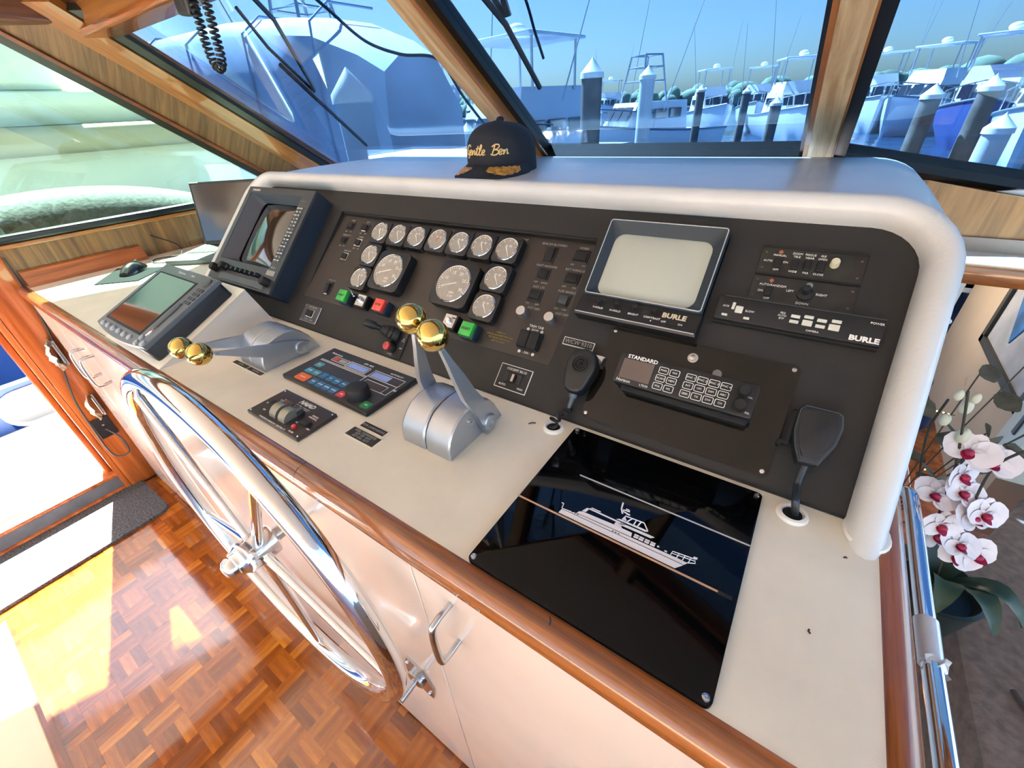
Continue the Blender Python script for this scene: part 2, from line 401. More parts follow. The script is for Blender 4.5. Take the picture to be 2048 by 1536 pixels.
# unseen roof slab; edges shaped to limit the sun patches and shade the panel
b = BM(); prism(b, [(1.9, -2.8), (1.9, 1.38), (-2.879+1.38*.4, 1.38), (-2.879-2.8*.4, -2.8)], 2.0, 2.06)
struct(obj('shading_roof', b, WPL), 'unseen white roof, overhang shaped to keep sun off the helm')
b = BM(); box(b, -3.0, 2.6, -8.0, -3.4, -.10, -.02); struct(obj('bounce_deck', b, M('bounce deck teak', (196, 168, 130), .7, var=(5, .06))), 'unseen teak-coloured deck slab added behind the wheelhouse to bounce sunlight')  # out of view; added so its sunlit top bounces warm light forward
# cabin trunk and foredeck ahead of the windshield
b = BM(); prism(b, [(-2.3, 1.36), (1.5, 1.36), (1.35, 2.46), (-2.15, 2.46)], .945, .985); prism(b, [(-2.15, 2.40), (1.35, 2.40), (1.35, 2.46), (-2.15, 2.46)], .60, .945); prism(b, [(-2.3, 1.0), (-2.22, 1.0), (-1.92, 3.3), (-2.0, 3.3)], -.4, .945)
struct(obj('cabin_trunk', b, M('grey trunk deck', (150, 162, 178), .6)), 'grey cabin trunk top ahead of the windshield')
b = BM(); prism(b, [(-2.6, 2.40), (1.8, 2.40), (1.2, 4.6), (-.4, 6.0), (-2.0, 4.6)], .58, .62)
struct(obj('foredeck', b, MATS['grey trunk deck']), 'grey foredeck of the boat')
# outside side deck and bulwark with oval freeing port
DECK = M('white gelcoat deck', (240, 240, 236), .45, bump=(90, .2))
b = BM(); box(b, -3.10, XL-.10, -2.4, 6.0, -.02, .08); struct(obj('side_deck', b, DECK), 'white side deck outside the door')
BLUE = M('blue bulwark paint', (22, 62, 122), .35, var=(3, .08))
b = BM()
poly = [(-2.4, .06), (6, .06), (6, .62), (-2.4, .62)]
MB_ = Matrix(((0, 0, 1, -3.16), (1, 0, 0, 0), (0, 1, 0, 0), (0, 0, 0, 1)))
# wall around an oval hole: three pieces
prism(b, [(-2.4, .06), (-.10, .06), (-.10, .30), (-2.4, .30)], 0, .06, MB_)
prism(b, [(.30, .06), (6, .06), (6, .30), (.30, .30)], 0, .06, MB_)
prism(b, [(-.10, .26), (.30, .26), (.30, .30), (-.10, .30)], 0, .06, MB_)
bw = struct(obj('bulwark', b, BLUE), 'blue bulwark along the side deck')
b = BM(); o_ = rrect(-.10, .34, .085, .265, .085, 6); tube(b, [MB_ @ Vector((p[0], p[1], .065)) for p in o_], .012, 8, True); obj('port_rim', b, WPL, bw)
b = BM(); prism(b, rrect(-.10, .34, .085, .265, .085, 6), .0, .062, MB_); obj('port_plate', b, M('grey port plate', (120, 124, 126), .5, bump=(80, .2)), bw)
# right-hand partition, lower cabin, shelf
b = BM(); box(b, .20, 1.6, 1.217, 1.34, .962, 1.0, .004); sh = struct(obj('trim_9', b, TEAK), 'wood edged white shelf right of the helm')
b = BM(); box(b, .20, 1.6, 1.224, 1.335, .999, 1.003); obj('shelf_top', b, LAM, sh)
XR = .60
b = BM(); box(b, XR, XR+.08, 1.40, 2.39, .195, .94); wr = struct(obj('wall_right', b, M('beige stair wall', (176, 158, 136), .6, var=(4, .05))), 'beige partition wall beside the companionway stairs')
b = BM(); box(b, .22, 1.2, .2, 3.2, -.30, -.24); struct(obj('lower_floor', b, MAHO), 'wooden floor of the lower companionway')
b = BM(); box(b, -.3, 1.2, 3.16, 3.2, -.3, .60); struct(obj('lower_bulkhead', b, M('navy bulkhead', (22, 30, 50), .6)), 'dark bulkhead at the foot of the stairs')
b = BM(); box(b, .22, XR, 1.2, 2.3, -.24, -.02, .01); struct(obj('stair_tread', b, MAHO), 'reddish wooden stair tread going below')

# ================================================================== HELM CONSOLE
YF = .185
cab = thing('helm_cabinet', 'long beige laminate helm cabinet below the counter', 'cabinet', (-1.0, YF, 0))
def cl(x): return x+1.0
b = BM(); box(b, cl(-2.16), cl(.158), .004, .80, 0, .872); obj('body', b, CAB, cab)
b = BM(); box(b, cl(-2.19), cl(.158), -.004, .003, 0.0, .012); obj('base_strip', b, TEAK, cab)
def uhandle(parent, x, z0, z1, so=.035, r=.0045):
    bb = BM(); tube(bb, spline([(x, .0, z1), (x, -so*.7, z1), (x, -so, z1-.012), (x, -so, z0+.012), (x, -so*.7, z0), (x, 0, z0)], 6), r, 10)
    return obj('handle', bb, STEEL, parent)
seams = [-2.155, -1.905, -1.655, -1.20, -.306, .155]
hx = {1: -1.70, 2: -1.61, 4: -.243}
for i in range(5):
    x0, x1 = seams[i]+.0012, seams[i+1]-.0012
    b = BM(); box(b, cl(x0), cl(x1), -.012, .002, .016, .868, .001, 1)
    d = obj('door', b, CAB, cab)
    if i in hx:
        h = uhandle(cab, cl(hx[i]), .705, .795) if i < 3 else uhandle(cab, cl(hx[i]), .728, .818)
        h.parent = d; h.location = (0, -.012, 0)
# counter
ctr = thing('helm_counter', 'beige laminate helm counter with varnished wood edging', 'counter', (-1.0, YF, .87))
b = BM(); box(b, cl(-2.195), cl(.158), .004, 1.0, 0, .03); obj('counter_top', b, LAM, ctr)
def edge_profile(bm, pts_fn, n=2):
    prof = [(.004, -.002), (-.016, -.004), (-.022, .004), (-.022, .018), (-.018, .026), (-.010, .0315), (.004, .0315), (.006, .030), (.006, 0)]
    loft(bm, [[pts_fn(k, p) for p in prof] for k in range(n)])
b = BM(); edge_profile(b, lambda k, p: Vector((cl(-2.195) if k == 0 else cl(-.525), p[0], p[1]))); obj('front_edging', b, TEAK, ctr)
b = BM(); edge_profile(b, lambda k, p: Vector((cl(-.524) if k == 0 else cl(.158)-p[0], p[0], p[1]))); obj('front_edging', b, TEAK, ctr)
b = BM(); edge_profile(b, lambda k, p: Vector((cl(.158)-p[0], (p[0] if k == 0 else 1.0), p[1]))); obj('side_edging', b, TEAKY, ctr)
# cabinet right end panel under the side edging
b = BM(); box(b, cl(.150), cl(.159), .0, .95, 0, .868); obj('end_panel', b, CAB, cab)

# ---- instrument panel board with a recess for the gauge insert
ip = thing('instrument_panel', 'sloping dark brown instrument panel board of the helm', 'instrument panel', pan(-.65, 0), (TH, 0, 0))
def pl_(x): return x+.65
PX0, PX1, PS1 = -1.44, .126, .40
IX0, IX1, IS0, IS1 = -1.018, -.306, .078, .318
b = BM()
for x0, x1, s0, s1 in ((PX0, PX1, 0, IS0), (PX0, PX1, IS1, PS1), (PX0, IX0, IS0, IS1), (IX1, PX1, IS0, IS1)):
    box(b, pl_(x0), pl_(x1), s0, s1, -.014, 0)
obj('board', b, PANEL, ip, 0)
b = BM()
v = [(pl_(IX0), IS0, nI(IS0)), (pl_(IX1), IS0, nI(IS0)), (pl_(IX1), IS1, nI(IS1)), (pl_(IX0), IS1, nI(IS1))]
loft(b, [[Vector(p)-Vector((0, 0, .004)) for p in v], [Vector(p) for p in v]]); obj('gauge_insert', b, INSERT, ip, 0)
b = BM(); box(b, pl_(IX0)+.006, pl_(IX1), IS1-.0055, IS1-.0005, -.012, .001, .002, 2); obj('top_slot', b, BLKM, ip)
b = BM(); box(b, pl_(-1.42), pl_(.12), .0, .004, -.002, .0015); obj('bottom_seam', b, BLKM, ip)

# ---- padded hood: one shell swept round the panel
xl, xr, s_top, rc = -1.436, .124, .377, .062
def arch(e, n):
    """inverted-U curve in the panel plane, offset outward by e and lifted by n; feet on the counter"""
    s0 = -n*CT_/ST_; x0, x1, st, r = xl-e, xr+e, s_top+e, rc+e
    P = [(x0, s0), (x0, s0+(st-r-s0)*.5), (x0, st-r)]
    for k in range(1, 9): a = PI - PI/2*k/8; P.append((x0+r+r*math.cos(a), st-r+r*math.sin(a)))
    for k in range(1, 8): P.append((x0+r+(x1-x0-2*r)*k/8, st))
    for k in range(0, 9): a = PI/2-PI/2*k/8; P.append((x1-r+r*math.cos(a), st-r+r*math.sin(a)))
    P += [(x1, s0+(st-r-s0)*.5), (x1, s0)]
    return [pan(x, s, n) for x, s in P]
hood = thing('padded_hood', 'white padded vinyl hood framing the instrument panel', 'hood', (-.65, .8, ZC))
H0 = Vector((-.65, .8, ZC)); rings = []
for e, n in ((-.002, -.012), (-.003, .012), (.0005, .024), (.008, .0325), (.0165, .0345), (.025, .0315), (.0315, .022), (.034, .010)):
    rings.append([p-H0 for p in arch(e, n)])
last = arch(.034, .010)
for f in (.08, .3, .6, 1.0):
    rg = []
    for p in last: rg.append(Vector((p.x, p.y+(1.215-p.y)*f, p.z+.004*math.sin(f*PI)))-H0)
    rings.append(rg)
rg = [Vector((p.x*1.0, 1.222, p.z-.012 if p.z > 1.0 else p.z))-H0 for p in last]; rings.append(rg)
b = BM(); loft(b, rings, False, False); obj('cover', b, VINYL, hood, 60)
for sx, xc in ((-1, xl-.0165), (1, xr+.0165)):                # welt feet on the counter
    b = BM(); lathe(b, [(0.0, 0), (.021, 0), (.0225, .003), (.021, .006), (0.0, .006)], 24, Matrix.Translation(Vector((xc, .456, ZC))-H0) @ Matrix.Diagonal((1, 1.25, 1, 1))); obj('foot_welt', b, WPL, hood)

# ---- stainless grab rail on the counter's right end
rail = thing('grab_rail', 'chrome grab rail along the right end of the counter', 'rail', (.203, .42, .86))
b = BM(); tube(b, spline([(-.045, -.20, -.035), (-.012, -.20, -.02), (.002, -.19, -.004), (.002, -.16, 0), (0, .0, 0), (0, .16, 0), (-.002, .192, -.004), (-.012, .20, -.02), (-.045, .20, -.03)], 8), .0085, 14)
obj('tube', b, CHROME, rail)
b = BM(); cyl(b, (0, -.06, 0), (0, -.012, 0), .0098, .0102, 16); obj('plastic_wrap', b, M('clear plastic film', (205, 214, 224), .12, coat=1.0), rail)
b = BM(); rnd = random.Random(2); V = []
for i in range(6): V.append([Vector((-.008+.0035*j+rnd.uniform(-.002, .002), -.056-.003*i+rnd.uniform(-.003, .003), .0105-.0016*i+.004*math.sin(j*1.7+i))) for j in range(6)])
loft(b, V, False, False); obj('film_tail', b, MATS['clear plastic film'], rail, 20)

# ---- steering wheel
WC = Vector((-.66, .11, .696)); WR = .338
wh = thing('steering_wheel', 'large chrome ship steering wheel with five spokes', 'steering wheel', WC)
b = BM(); tube(b, [(WR*math.cos(2*PI*k/72), 0, WR*math.sin(2*PI*k/72)) for k in range(72)], .0155, 16, True); obj('rim', b, CHROME, wh)
b = BM(); MX = Matrix.Rotation(PI/2, 4, 'X')
lathe(b, [(0, .064), (.010, .063), (.017, .058), (.0195, .050), (.0195, .046), (.023, .044), (.0235, .040), (.026, .036), (.030, .032), (.031, .0), (.030, -.022), (.024, -.026), (0, -.026)], 32, MX); obj('hub', b, CHROME, wh)
b = BM(); lathe(b, [(0, -.020), (.014, -.020), (.014, -.058), (.022, -.059), (.022, -.0635), (0, -.0635)], 28, MX); obj('shaft', b, STEEL, wh)
for k in range(5):
    a = R(128+72*k); b = BM()
    P = [(.02*math.cos(a), -.004, .02*math.sin(a)), (.10*math.cos(a), -.002, .10*math.sin(a)), (WR*.98*math.cos(a), 0, WR*.98*math.sin(a))]
    tube(b, P, .008, 12, radii=[.0095, .0085, .0070]); obj('spoke', b, CHROME, wh)
# steel spigot plate on the cabinet beside the wheel
fx = thing('steel_latch', 'small galvanised steel spigot plate on cabinet door right of wheel', 'fitting', (-.396, YF-.012, .415))
b = BM(); prism(b, [(-.034, -.045), (.03, -.055), (.042, .0), (.02, .05), (-.018, .058), (-.03, .02)], 0, .004, Matrix.Rotation(PI/2, 4, 'X')); obj('plate', b, STEEL, fx)
b = BM(); lathe(b, [(0, 0), (.02, 0), (.02, .012), (.014, .014), (.0075, .014), (.0075, .05), (0, .05)], 20, Matrix.Rotation(PI/2, 4, 'X')); obj('spigot', b, STEEL, fx)
for px, pz in ((-.02, .035), (.025, -.035), (.022, .028)):
    b = BM(); ball(b, (px, -.004, pz), .004, 10, 6); obj('bolt', b, STEEL, fx)

# ================================================================== INSTRUMENTS ON THE PANEL
def needle(bm, ang, L, z, w=.0016, back=.25):
    c, s = math.cos(ang), math.sin(ang); n = (-s, c)
    P = [(-back*L*c+w*n[0], -back*L*s+w*n[1]), (-back*L*c-w*n[0], -back*L*s-w*n[1]), (L*c-.3*w*n[0], L*s-.3*w*n[1]), (L*c+.3*w*n[0], L*s+.3*w*n[1])]
    prism(bm, P, z, z+.0007)
def gauge(label, x, s, ang, legend, kind='small', group='small square instrument gauges', nmat=None):
    t = onins('tachometer' if kind == 'tach' else 'gauge', label, 'gauge', x, s, group)
    h = .0285 if kind == 'small' else .0475; dp = .016 if kind == 'small' else .022; r = .0225 if kind == 'small' else .0385
    b = BM(); prism(b, rrect(-h, h, -h, h, h*.26, 5), 0, dp, bev=.0022); obj('bezel', b, BLK, t, 30)
    b = BM(); lathe(b, [(r+.0016, dp-.001), (r+.0016, dp+.0012), (r+.0006, dp+.0022), (r-.0006, dp+.0018), (r-.0008, dp+.0002)], 40); obj('ring', b, CHROME, t)
    b = BM(); lathe(b, [(0, dp-.0005), (r, dp-.0005), (r, dp+.0006), (0, dp+.0006)], 40); obj('dial', b, DIAL, t, 30)
    b = BM()
    if kind == 'tach':
        for k in range(31):
            a = R(205-230*k/30); r0 = r*(.80 if k % 5 == 0 else .87)
            c, q = math.cos(a), math.sin(a); w = .0007 if k % 5 == 0 else .0004
            prism(b, [(r0*c-w*q, r0*q+w*c), (r0*c+w*q, r0*q-w*c), (r*.95*c+w*q, r*.95*q-w*c), (r*.95*c-w*q, r*.95*q+w*c)], dp+.0006, dp+.0009)
        for k, tt in enumerate(('5', '10', '15', '20', '25', '30')):
            a = R(205-230*(k+.0)/5*.98-4); txt(b, tt, .0095, r*.64*math.cos(a), r*.64*math.sin(a), dp+.0008)
        txt(b, 'RPM', .0062, .004, -r*.5, dp+.0008); txt(b, 'X100', .0055, .004, -r*.69, dp+.0008)
    else:
        for k in range(7):
            a = R(200-220*k/6); c, q = math.cos(a), math.sin(a); w = .0004
            prism(b, [(r*.74*c-w*q, r*.74*q+w*c), (r*.74*c+w*q, r*.74*q-w*c), (r*.92*c+w*q, r*.92*q-w*c), (r*.92*c-w*q, r*.92*q+w*c)], dp+.0006, dp+.0009)
        txt(b, '40  80', .0058, .002, r*.28, dp+.0008)
    obj('dial_markings', b, WHT, t, 0)
    b = BM(); needle(b, R(ang), r*.86 if kind == 'tach' else r*.8, dp+.0012, .0013 if kind == 'tach' else .0011); obj('needle', b, nmat or WHT, t, 0)
    b = BM(); txt(b, legend, .0062, 0, h+.0052, .0003); obj('legend', b, GRYP, t, 0)
    return t
gx = [-.8363, -.7762, -.7166, -.6542, -.5941, -.5343, -.4737]
leg = ['ALTERNATOR AMP', 'WATER TEMP', 'VOLT', 'GEAR PRESSURE', 'VOLT', 'WATER TEMP', 'FWD WATER TEMP']
ordn = ['leftmost', 'second from left', 'third from left', 'middle', 'third from right', 'second from right', 'rightmost']
for i in range(7):
    gauge('small round gauge, %s in the top row of seven%s' % (ordn[i], ', with upright orange needle' if i == 3 else ''), gx[i], .2705, 62 if i == 3 else -52+random.uniform(-8, 8), leg[i], nmat=ORNG if i == 3 else None)
gauge('small round gauge, upper one left of the left tachometer', -.8337, .2098, -58, 'OIL')
gauge('small round gauge, lower one left of the left tachometer', -.8316, .1495, -60, 'GEAR')
gauge('small reddish gauge, upper one right of the right tachometer', -.4708, .2087, -52, 'OIL PRESS')
gauge('small round gauge, lower one right of the right tachometer', -.4692, .149, -52, 'GEAR PRESS')
gauge('large tachometer nearer the radar, left of the pair', -.744, .1782, 200, 'ENG RPM', 'tach', 'large square tachometers')
gauge('large tachometer nearer the start button, right of the pair', -.556, .1782, 200, 'ENG RPM', 'tach', 'large square tachometers')

def rocker(label, x, s, w=.020, h=.014, above='', below=('', ''), tilt=.18, bez=.004, frame=None, mat=None, group='rocker switches on the gauge insert', light=None, vert=False):
    t = onins('rocker_switch', label, 'switch', x, s, group)
    b = BM(); box(b, -w/2-bez, w/2+bez, -h/2-bez, h/2+bez, 0, .0022, .0008, 1); obj('bezel', b, frame or BLK, t, 30)
    b = BM(); ax = 'X' if vert else 'Y'
    box(b, -w/2, w/2, -h/2, h/2, .0005, .0065, .0012, 2, Matrix.Rotation(tilt, 4, ax)); obj('rocker', b, mat or BLKM, t, 30)
    if light:
        b = BM(); box(b, -w*.42, w*.42, -h/2-.0036, -h/2-.0012, .0018, .0030, .0004, 1); obj('lit_bar', b, WHT, t, 30)
    b = BM()
    if above: txt(b, above, .0062, 0, h/2+bez+.0052, .0003)
    if below[0]: txt(b, below[0], .0048, -w/2, -h/2-bez-.0045, .0003)
    if below[1]: txt(b, below[1], .0048, w/2, -h/2-bez-.0045, .0003)
    if len(b.verts): obj('legend', b, GRYP, t, 0)
    else: b.free()
    return t
rocker('black rocker switch, top left corner of the gauge insert', -.9703, .284, .017, .014, 'NAV', ('OFF', 'ON'))
rocker('black rocker switch with white bar, top row second from left', -.9148, .284, .017, .014, 'AFT', ('OFF', 'ON'), light=True)
rocker('black rocker switch, second row nearest the radar', -.9692, .2424, .015, .013, 'SEARCH LT', ('OFF', 'ON'))
rocker('black rocker switch with chrome bezel, second row below white-bar switch', -.9138, .2418, .015, .014, 'WIPER', ('OFF', 'ON'), frame=STEEL)
rocker('single black rocker switch with chrome bezel in the third row', -.9378, .2001, .014, .014, 'ANCHOR', ('', ''), frame=STEEL)
rocker('tall black toggle switch low on the insert near the radar', -.9397, .111, .013, .026, 'ANCHOR', ('', ''), light=True, vert=True)
rocker('double stacked black blower switch beside the gauges', -.3881, .2790, .014, .026, 'ENG RM BLOWERS', ('', ''), vert=True)
rocker('black horn switch at the top right corner of the insert', -.3272, .2835, .022, .016, 'HORN', ('ON', 'OFF'))
rocker('black rocker switch directly below the double blower switch', -.3861, .2391, .018, .016, 'MAST ANCHOR', ('OFF', 'ANCH'))
rocker('black battery parallel switch below the horn switch', -.3271, .2395, .020, .016, 'BAT PARALLEL', ('OFF', 'ON'))
rocker('black instrument light switch above the left silver knob', -.3842, .1959, .020, .016, 'INST LTS', ('ON', 'OFF'))
rocker('black rudder angle switch above the right silver knob', -.3273, .1964, .016, .016, 'RUD ANGLE', ('ON', 'OFF'), mat=DGREY)
for x, lab in ((-.3889, 'left'), (-.3316, 'right')):
    t = onins('dimmer_knob', 'silver dimmer knob, %s one of the pair below the switches' % lab, 'knob', x, .1552, 'silver dimmer knobs')
    b = BM(); lathe(b, [(0, 0), (.0085, 0), (.0085, .008), (.0095, .009), (.0095, .019), (.0085, .0205), (0, .0205)], 28); obj('knob', b, ALUB, t)
    b = BM(); txt(b, 'INST DIM', .0062, .012, .016, .0003); obj('legend', b, GRYP, t, 0)
t = onins('trim_tab_switch', 'square black twin trim tab switch below the silver knobs', 'switch', -.3566, .111)
b = BM(); box(b, -.021, .021, -.017, .017, 0, .006, .0015, 2); obj('housing', b, BLK, t, 30)
for sx in (-1, 1):
    b = BM(); box(b, sx*.0100-.0095, sx*.0100+.0095, -.0155, .0155, .003, .014, .0025, 2, Matrix.Rotation(.10, 4, 'X')); obj('rocker', b, BLKM, t, 30)
b = BM(); txt(b, 'TRIM TAB', .0068, 0, .0275, .0003); txt(b, 'BOW', .0058, 0, .0212, .0003); txt(b, '- DN -', .0058, 0, -.0225, .0003)
for sx in (-1, 1):
    for sy in (.0205, -.0225): prism(b, circ(sx*.014, sy, .003, 8), .0002, .0006)
obj('legend', b, WHT, t, 0)
t = onins('warning_text', 'small block of yellow warning lettering beside the START button', 'lettering', -.4205, .103)
b = BM()
for k, s_ in enumerate(('WARNING', 'RUN ALL BLOWERS FIRST AND', 'TEST BILGE FUMES UP TO', 'SAFE TO START')): txt(b, s_, .0042, 0, .009-.0058*k, .0003)
obj('lettering', b, YELP, t, 0)

# push buttons and key switches along the foot of the insert
def push(label, x, s, mat, word):
    t = onins('push_button', label, 'button', x, s, 'square engine push buttons')
    b = BM(); box(b, -.0165, .0165, -.0155, .0155, 0, .018, .002, 2); obj('housing', b, NAVY, t, 30)
    b = BM(); box(b, -.014, .014, -.0135, .0135, .017, .027, .0015, 2); obj('cap', b, mat, t, 30)
    b = BM(); txt(b, word, .0072, 0, 0, .0272); obj('lettering', b, BLKM, t, 0)
push('square green start button beside the key switch', -.8467, .0964, GREEN, 'START')
push('square red stop button left of the brass throttle balls', -.722, .0967, RED, 'STOP')
push('square green START button right of the brass throttle balls', -.4786, .0957, GREEN, 'START')
def keysw(label, x, s, key):
    t = onins('key_switch', label, 'switch', x, s, 'engine key switches')
    b = BM(); box(b, -.0165, .0165, -.0155, .0155, 0, .018, .002, 2); obj('housing', b, BLK, t, 30)
    b = BM(); box(b, -.0135, .0135, -.0135, .0135, .0175, .0195, .0006, 1); obj('plate', b, STEEL, t, 30)
    b = BM(); lathe(b, [(0, .0195), (.0062, .0195), (.0062, .0245), (.0045, .026), (0, .026)], 20); obj('barrel', b, CHROME, t)
    if key:
        b = BM(); prism(b, circ(-.012, 0, .0105, 18, .0085), .0, .0022, Matrix.Translation((-.006, .002, .036)) @ Matrix.Rotation(R(58), 4, 'X') @ Matrix.Rotation(R(-30), 4, 'Y'))
        box(b, -.004, .002, -.0012, .0012, .024, .038); obj('key', b, STEEL, t, 30)
    else:
        b = BM(); txt(b, 'ON', .006, .008, .007, .0198); obj('lettering', b, BLKM, t, 0)
keysw('key switch with key inserted beside the left green button', -.789, .098, True)
keysw('key switch half hidden behind the brass throttle balls', -.5297, .104, False)

# small labelled switch plates on the main board
t = onpan('switch_plate', 'small steel edged switch plate below the radar', 'switch', -.960, .0385)
b = BM(); box(b, -.033, .033, -.021, .021, 0, .0022, .0006, 1); obj('plate', b, M('grey anodised plate', (74, 72, 70), .4), t, 30)
b = BM(); box(b, .031, .034, -.0215, .0215, 0, .003); box(b, -.033, .033, -.0225, -.0208, 0, .0026); obj('edge', b, STEEL, t, 30)
b = BM(); box(b, -.013, .013, -.010, .010, .002, .0045, .0008, 1); obj('bezel', b, CHROME, t, 30)
b = BM(); box(b, -.011, .009, -.0085, .0085, .0035, .0085, .001, 1, Matrix.Rotation(.15, 4, 'Y')); obj('rocker', b, BLKM, t, 30)
b = BM(); txt(b, 'AFT BILGE', .0068, 0, .0158, .0024); txt(b, 'AUTO   MAN', .0058, 0, -.0158, .0024)
for sx in (-1, 1):
    for sy in (-1, 1): prism(b, circ(sx*.029, sy*.0175, .0016, 8), .0022, .003)
obj('lettering', b, GRYP, t, 0)
t = onpan('switch_plate', 'black switch plate with white border reading COCKPIT BILGE', 'switch', -.361, .0385)
b = BM(); box(b, -.0325, .0325, -.022, .022, 0, .0018, .0004, 1); obj('border', b, WHT, t, 30)
b = BM(); box(b, -.0312, .0312, -.0207, .0207, .001, .0021, .0003, 1); obj('plate', b, PANEL, t, 30)
b = BM(); box(b, -.017, .017, -.0095, .0095, .002, .0042, .001, 1); obj('bezel', b, BLK, t, 30)
b = BM(); box(b, -.009, .007, -.0078, .0078, .003, .008, .001, 1, Matrix.Rotation(-.15, 4, 'Y')); obj('rocker', b, BLKM, t, 30)
b = BM(); box(b, -.001, .005, -.007, .007, .006, .0092, .001, 1); obj('rocker_window', b, M('pinkish lens', (190, 160, 150), .2, coat=.6), t, 30)
b = BM(); txt(b, 'COCKPIT BILGE', .0058, .002, .0148, .0023); txt(b, 'AUTO', .0052, -.017, -.0150, .0023); txt(b, 'MAN', .0052, .020, -.0150, .0023); obj('lettering', b, WHT, t, 0)
t = onpan('call_sign_plate', 'engraved call sign plate reading WCW 9310', 'sign', -.2695, .127)
b = BM(); box(b, -.0275, .0275, -.0068, .0068, 0, .0014); obj('border', b, WHT, t, 30)
b = BM(); box(b, -.0264, .0264, -.0057, .0057, .0008, .0017); obj('plate', b, PANEL, t, 30)
b = BM(); txt(b, 'WCW 9310', .0098, 0, 0, .0018, sx=.98); obj('lettering', b, GRYP, t, 0)

# bow thruster joystick on its own plate
t = onpan('thruster_joystick', 'black bow thruster joystick with red button on plate', 'joystick', -.6555, .038)
b = BM(); box(b, -.027, .027, -.035, .035, 0, .003, .001, 1); obj('plate', b, PANEL, t, 30)
b = BM(); lathe(b, [(0, 0), (.017, 0), (.0175, .006), (.0145, .012), (.016, .015), (.0125, .021), (.0135, .024), (.0095, .031), (.0085, .036), (0, .036)], 22, Matrix.Translation((-.002, .012, .002)) @ Matrix.Rotation(R(-38), 4, 'Y')); obj('boot', b, RUB, t)
b = BM(); lathe(b, [(0, .030), (.0055, .030), (.0055, .046), (.0085, .050), (.0085, .068), (.0075, .071), (0, .071)], 16, Matrix.Translation((-.002, .012, .002)) @ Matrix.Rotation(R(-42), 4, 'Y')); obj('lever', b, BLK, t)
b = BM(); lathe(b, [(0, 0), (.0115, 0), (.0125, .012), (.010, .016), (0, .016)], 22, Matrix.Translation((-.002, -.017, .002))); obj('button_collar', b, BLK, t)
b = BM(); lathe(b, [(0, .014), (.0095, .014), (.0085, .020), (0, .021)], 20, Matrix.Translation((-.002, -.017, .002))); obj('red_button', b, M('dark red button', (176, 22, 30), .25, coat=.6), t)
b = BM(); txt(b, 'THRUSTER', .0072, .006, .031, .0033); txt(b, 'PUSH', .0062, -.004, -.0285, .0033); tube(b, [(.016, .003, .0035), (.023, .003, .0035), (.0195, .011, .0035)], .0005, 4, True); txt(b, 'ON', .0045, .020, -.012, .0033); obj('lettering', b, WHT, t, 0)

# ---------------------------------------------------------------- radar display
t = onpan('radar_display', 'boxy navy radar display with dark CRT screen on the left', 'radar', -1.23, .19)
b = BM(); prism(b, rrect(-.161, .161, -.145, .145, .004, 3), 0, .014)
for x0, x1, y0, y1 in ((-.161, -.142, -.145, .145), (.113, .161, -.145, .145), (-.142, .113, .126, .145), (-.142, .113, -.145, -.082)): box(b, x0, x1, y0, y1, .014, .047)
obj('housing', b, NAVY, t, 30)
b = BM()
for x0, x1, y0, y1 in ((-.161, -.142, -.145, .145), (.113, .161, -.145, .145), (-.142, .113, .126, .145), (-.142, .113, -.145, -.082)): box(b, x0, x1, y0, y1, .046, .053)
obj('front_frame', b, DGREY, t, 30)
b = BM()                                                       # funnel around the tube
o1 = [Vector((p[0], p[1], .052)) for p in rrect(-.142, .113, -.082, .126, .004, 4)]; i1 = [Vector((p[0], p[1], .027)) for p in rrect(-.103, .098, -.074, .112, .02, 4)]
loft(b, [o1, i1], True, False); obj('screen_hood', b, NAVY, t, 40)
b = BM(); N = 14; V = []
for i in range(N+1):
    V.append([Vector((-.110+.216*i/N, -.080+.198*j/N, .022+.022*(1-((i/N-.5)*2)**2)*(1-((j/N-.5)*2)**2)**.6)) for j in range(N+1)])
loft(b, V, False, False); obj('crt_screen', b, CRTD, t, 60)
b = BM()
for j in range(16):
    for i in range(2): box(b, .120+.0135*i, .131+.0135*i, .088-.0098*j, .0945-.0098*j, .053, .0555, .0008, 1)
box(b, .120, .1445, .1115, .1135, .053, .0545)
obj('key_column', b, M('grey membrane keys', (96, 98, 98), .5), t, 30)
b = BM()
for j in range(16):
    for i in range(2): txt(b, random.choice(('EBL', 'VRM', 'GAIN', 'SEA', 'RNG', 'TX', '1', '2', '3', 'ECHO')), .0042, .1255+.0135*i, .0913-.0098*j, .0557)
txt(b, 'FURUNO', .0085, -.118, .1345, .0533, sx=1.15); txt(b, '+  /  -', .009, .132, -.076, .0535); obj('lettering', b, WHT, t, 0)
for k, (kx, ks, kr) in enumerate(((-.128, -.116, .0115), (-.085, -.106, .0105), (.137, -.118, .0115))):
    b = BM(); lathe(b, [(0, .053), (kr, .053), (kr*.95, .070), (kr*.8, .072), (0, .072)], 22, Matrix.Translation((kx, ks, 0))); obj('knob', b, BLKM, t)
for k in range(7):
    b = BM(); lathe(b, [(0, .053), (.0062, .053), (.0060, .064), (.0045, .067), (0, .067)], 16, Matrix.Translation((-.058+.0245*k, -.107, 0))); obj('lever_knob', b, BLK, t)
b = BM(); box(b, -.105, .125, -.140, -.121, .053, .0545, .001, 1); obj('lower_strip', b, MGREY, t, 30)
b = BM(); box(b, .112, .148, -.098, -.085, .053, .0542); obj('caution_label', b, GRYP, t, 30)

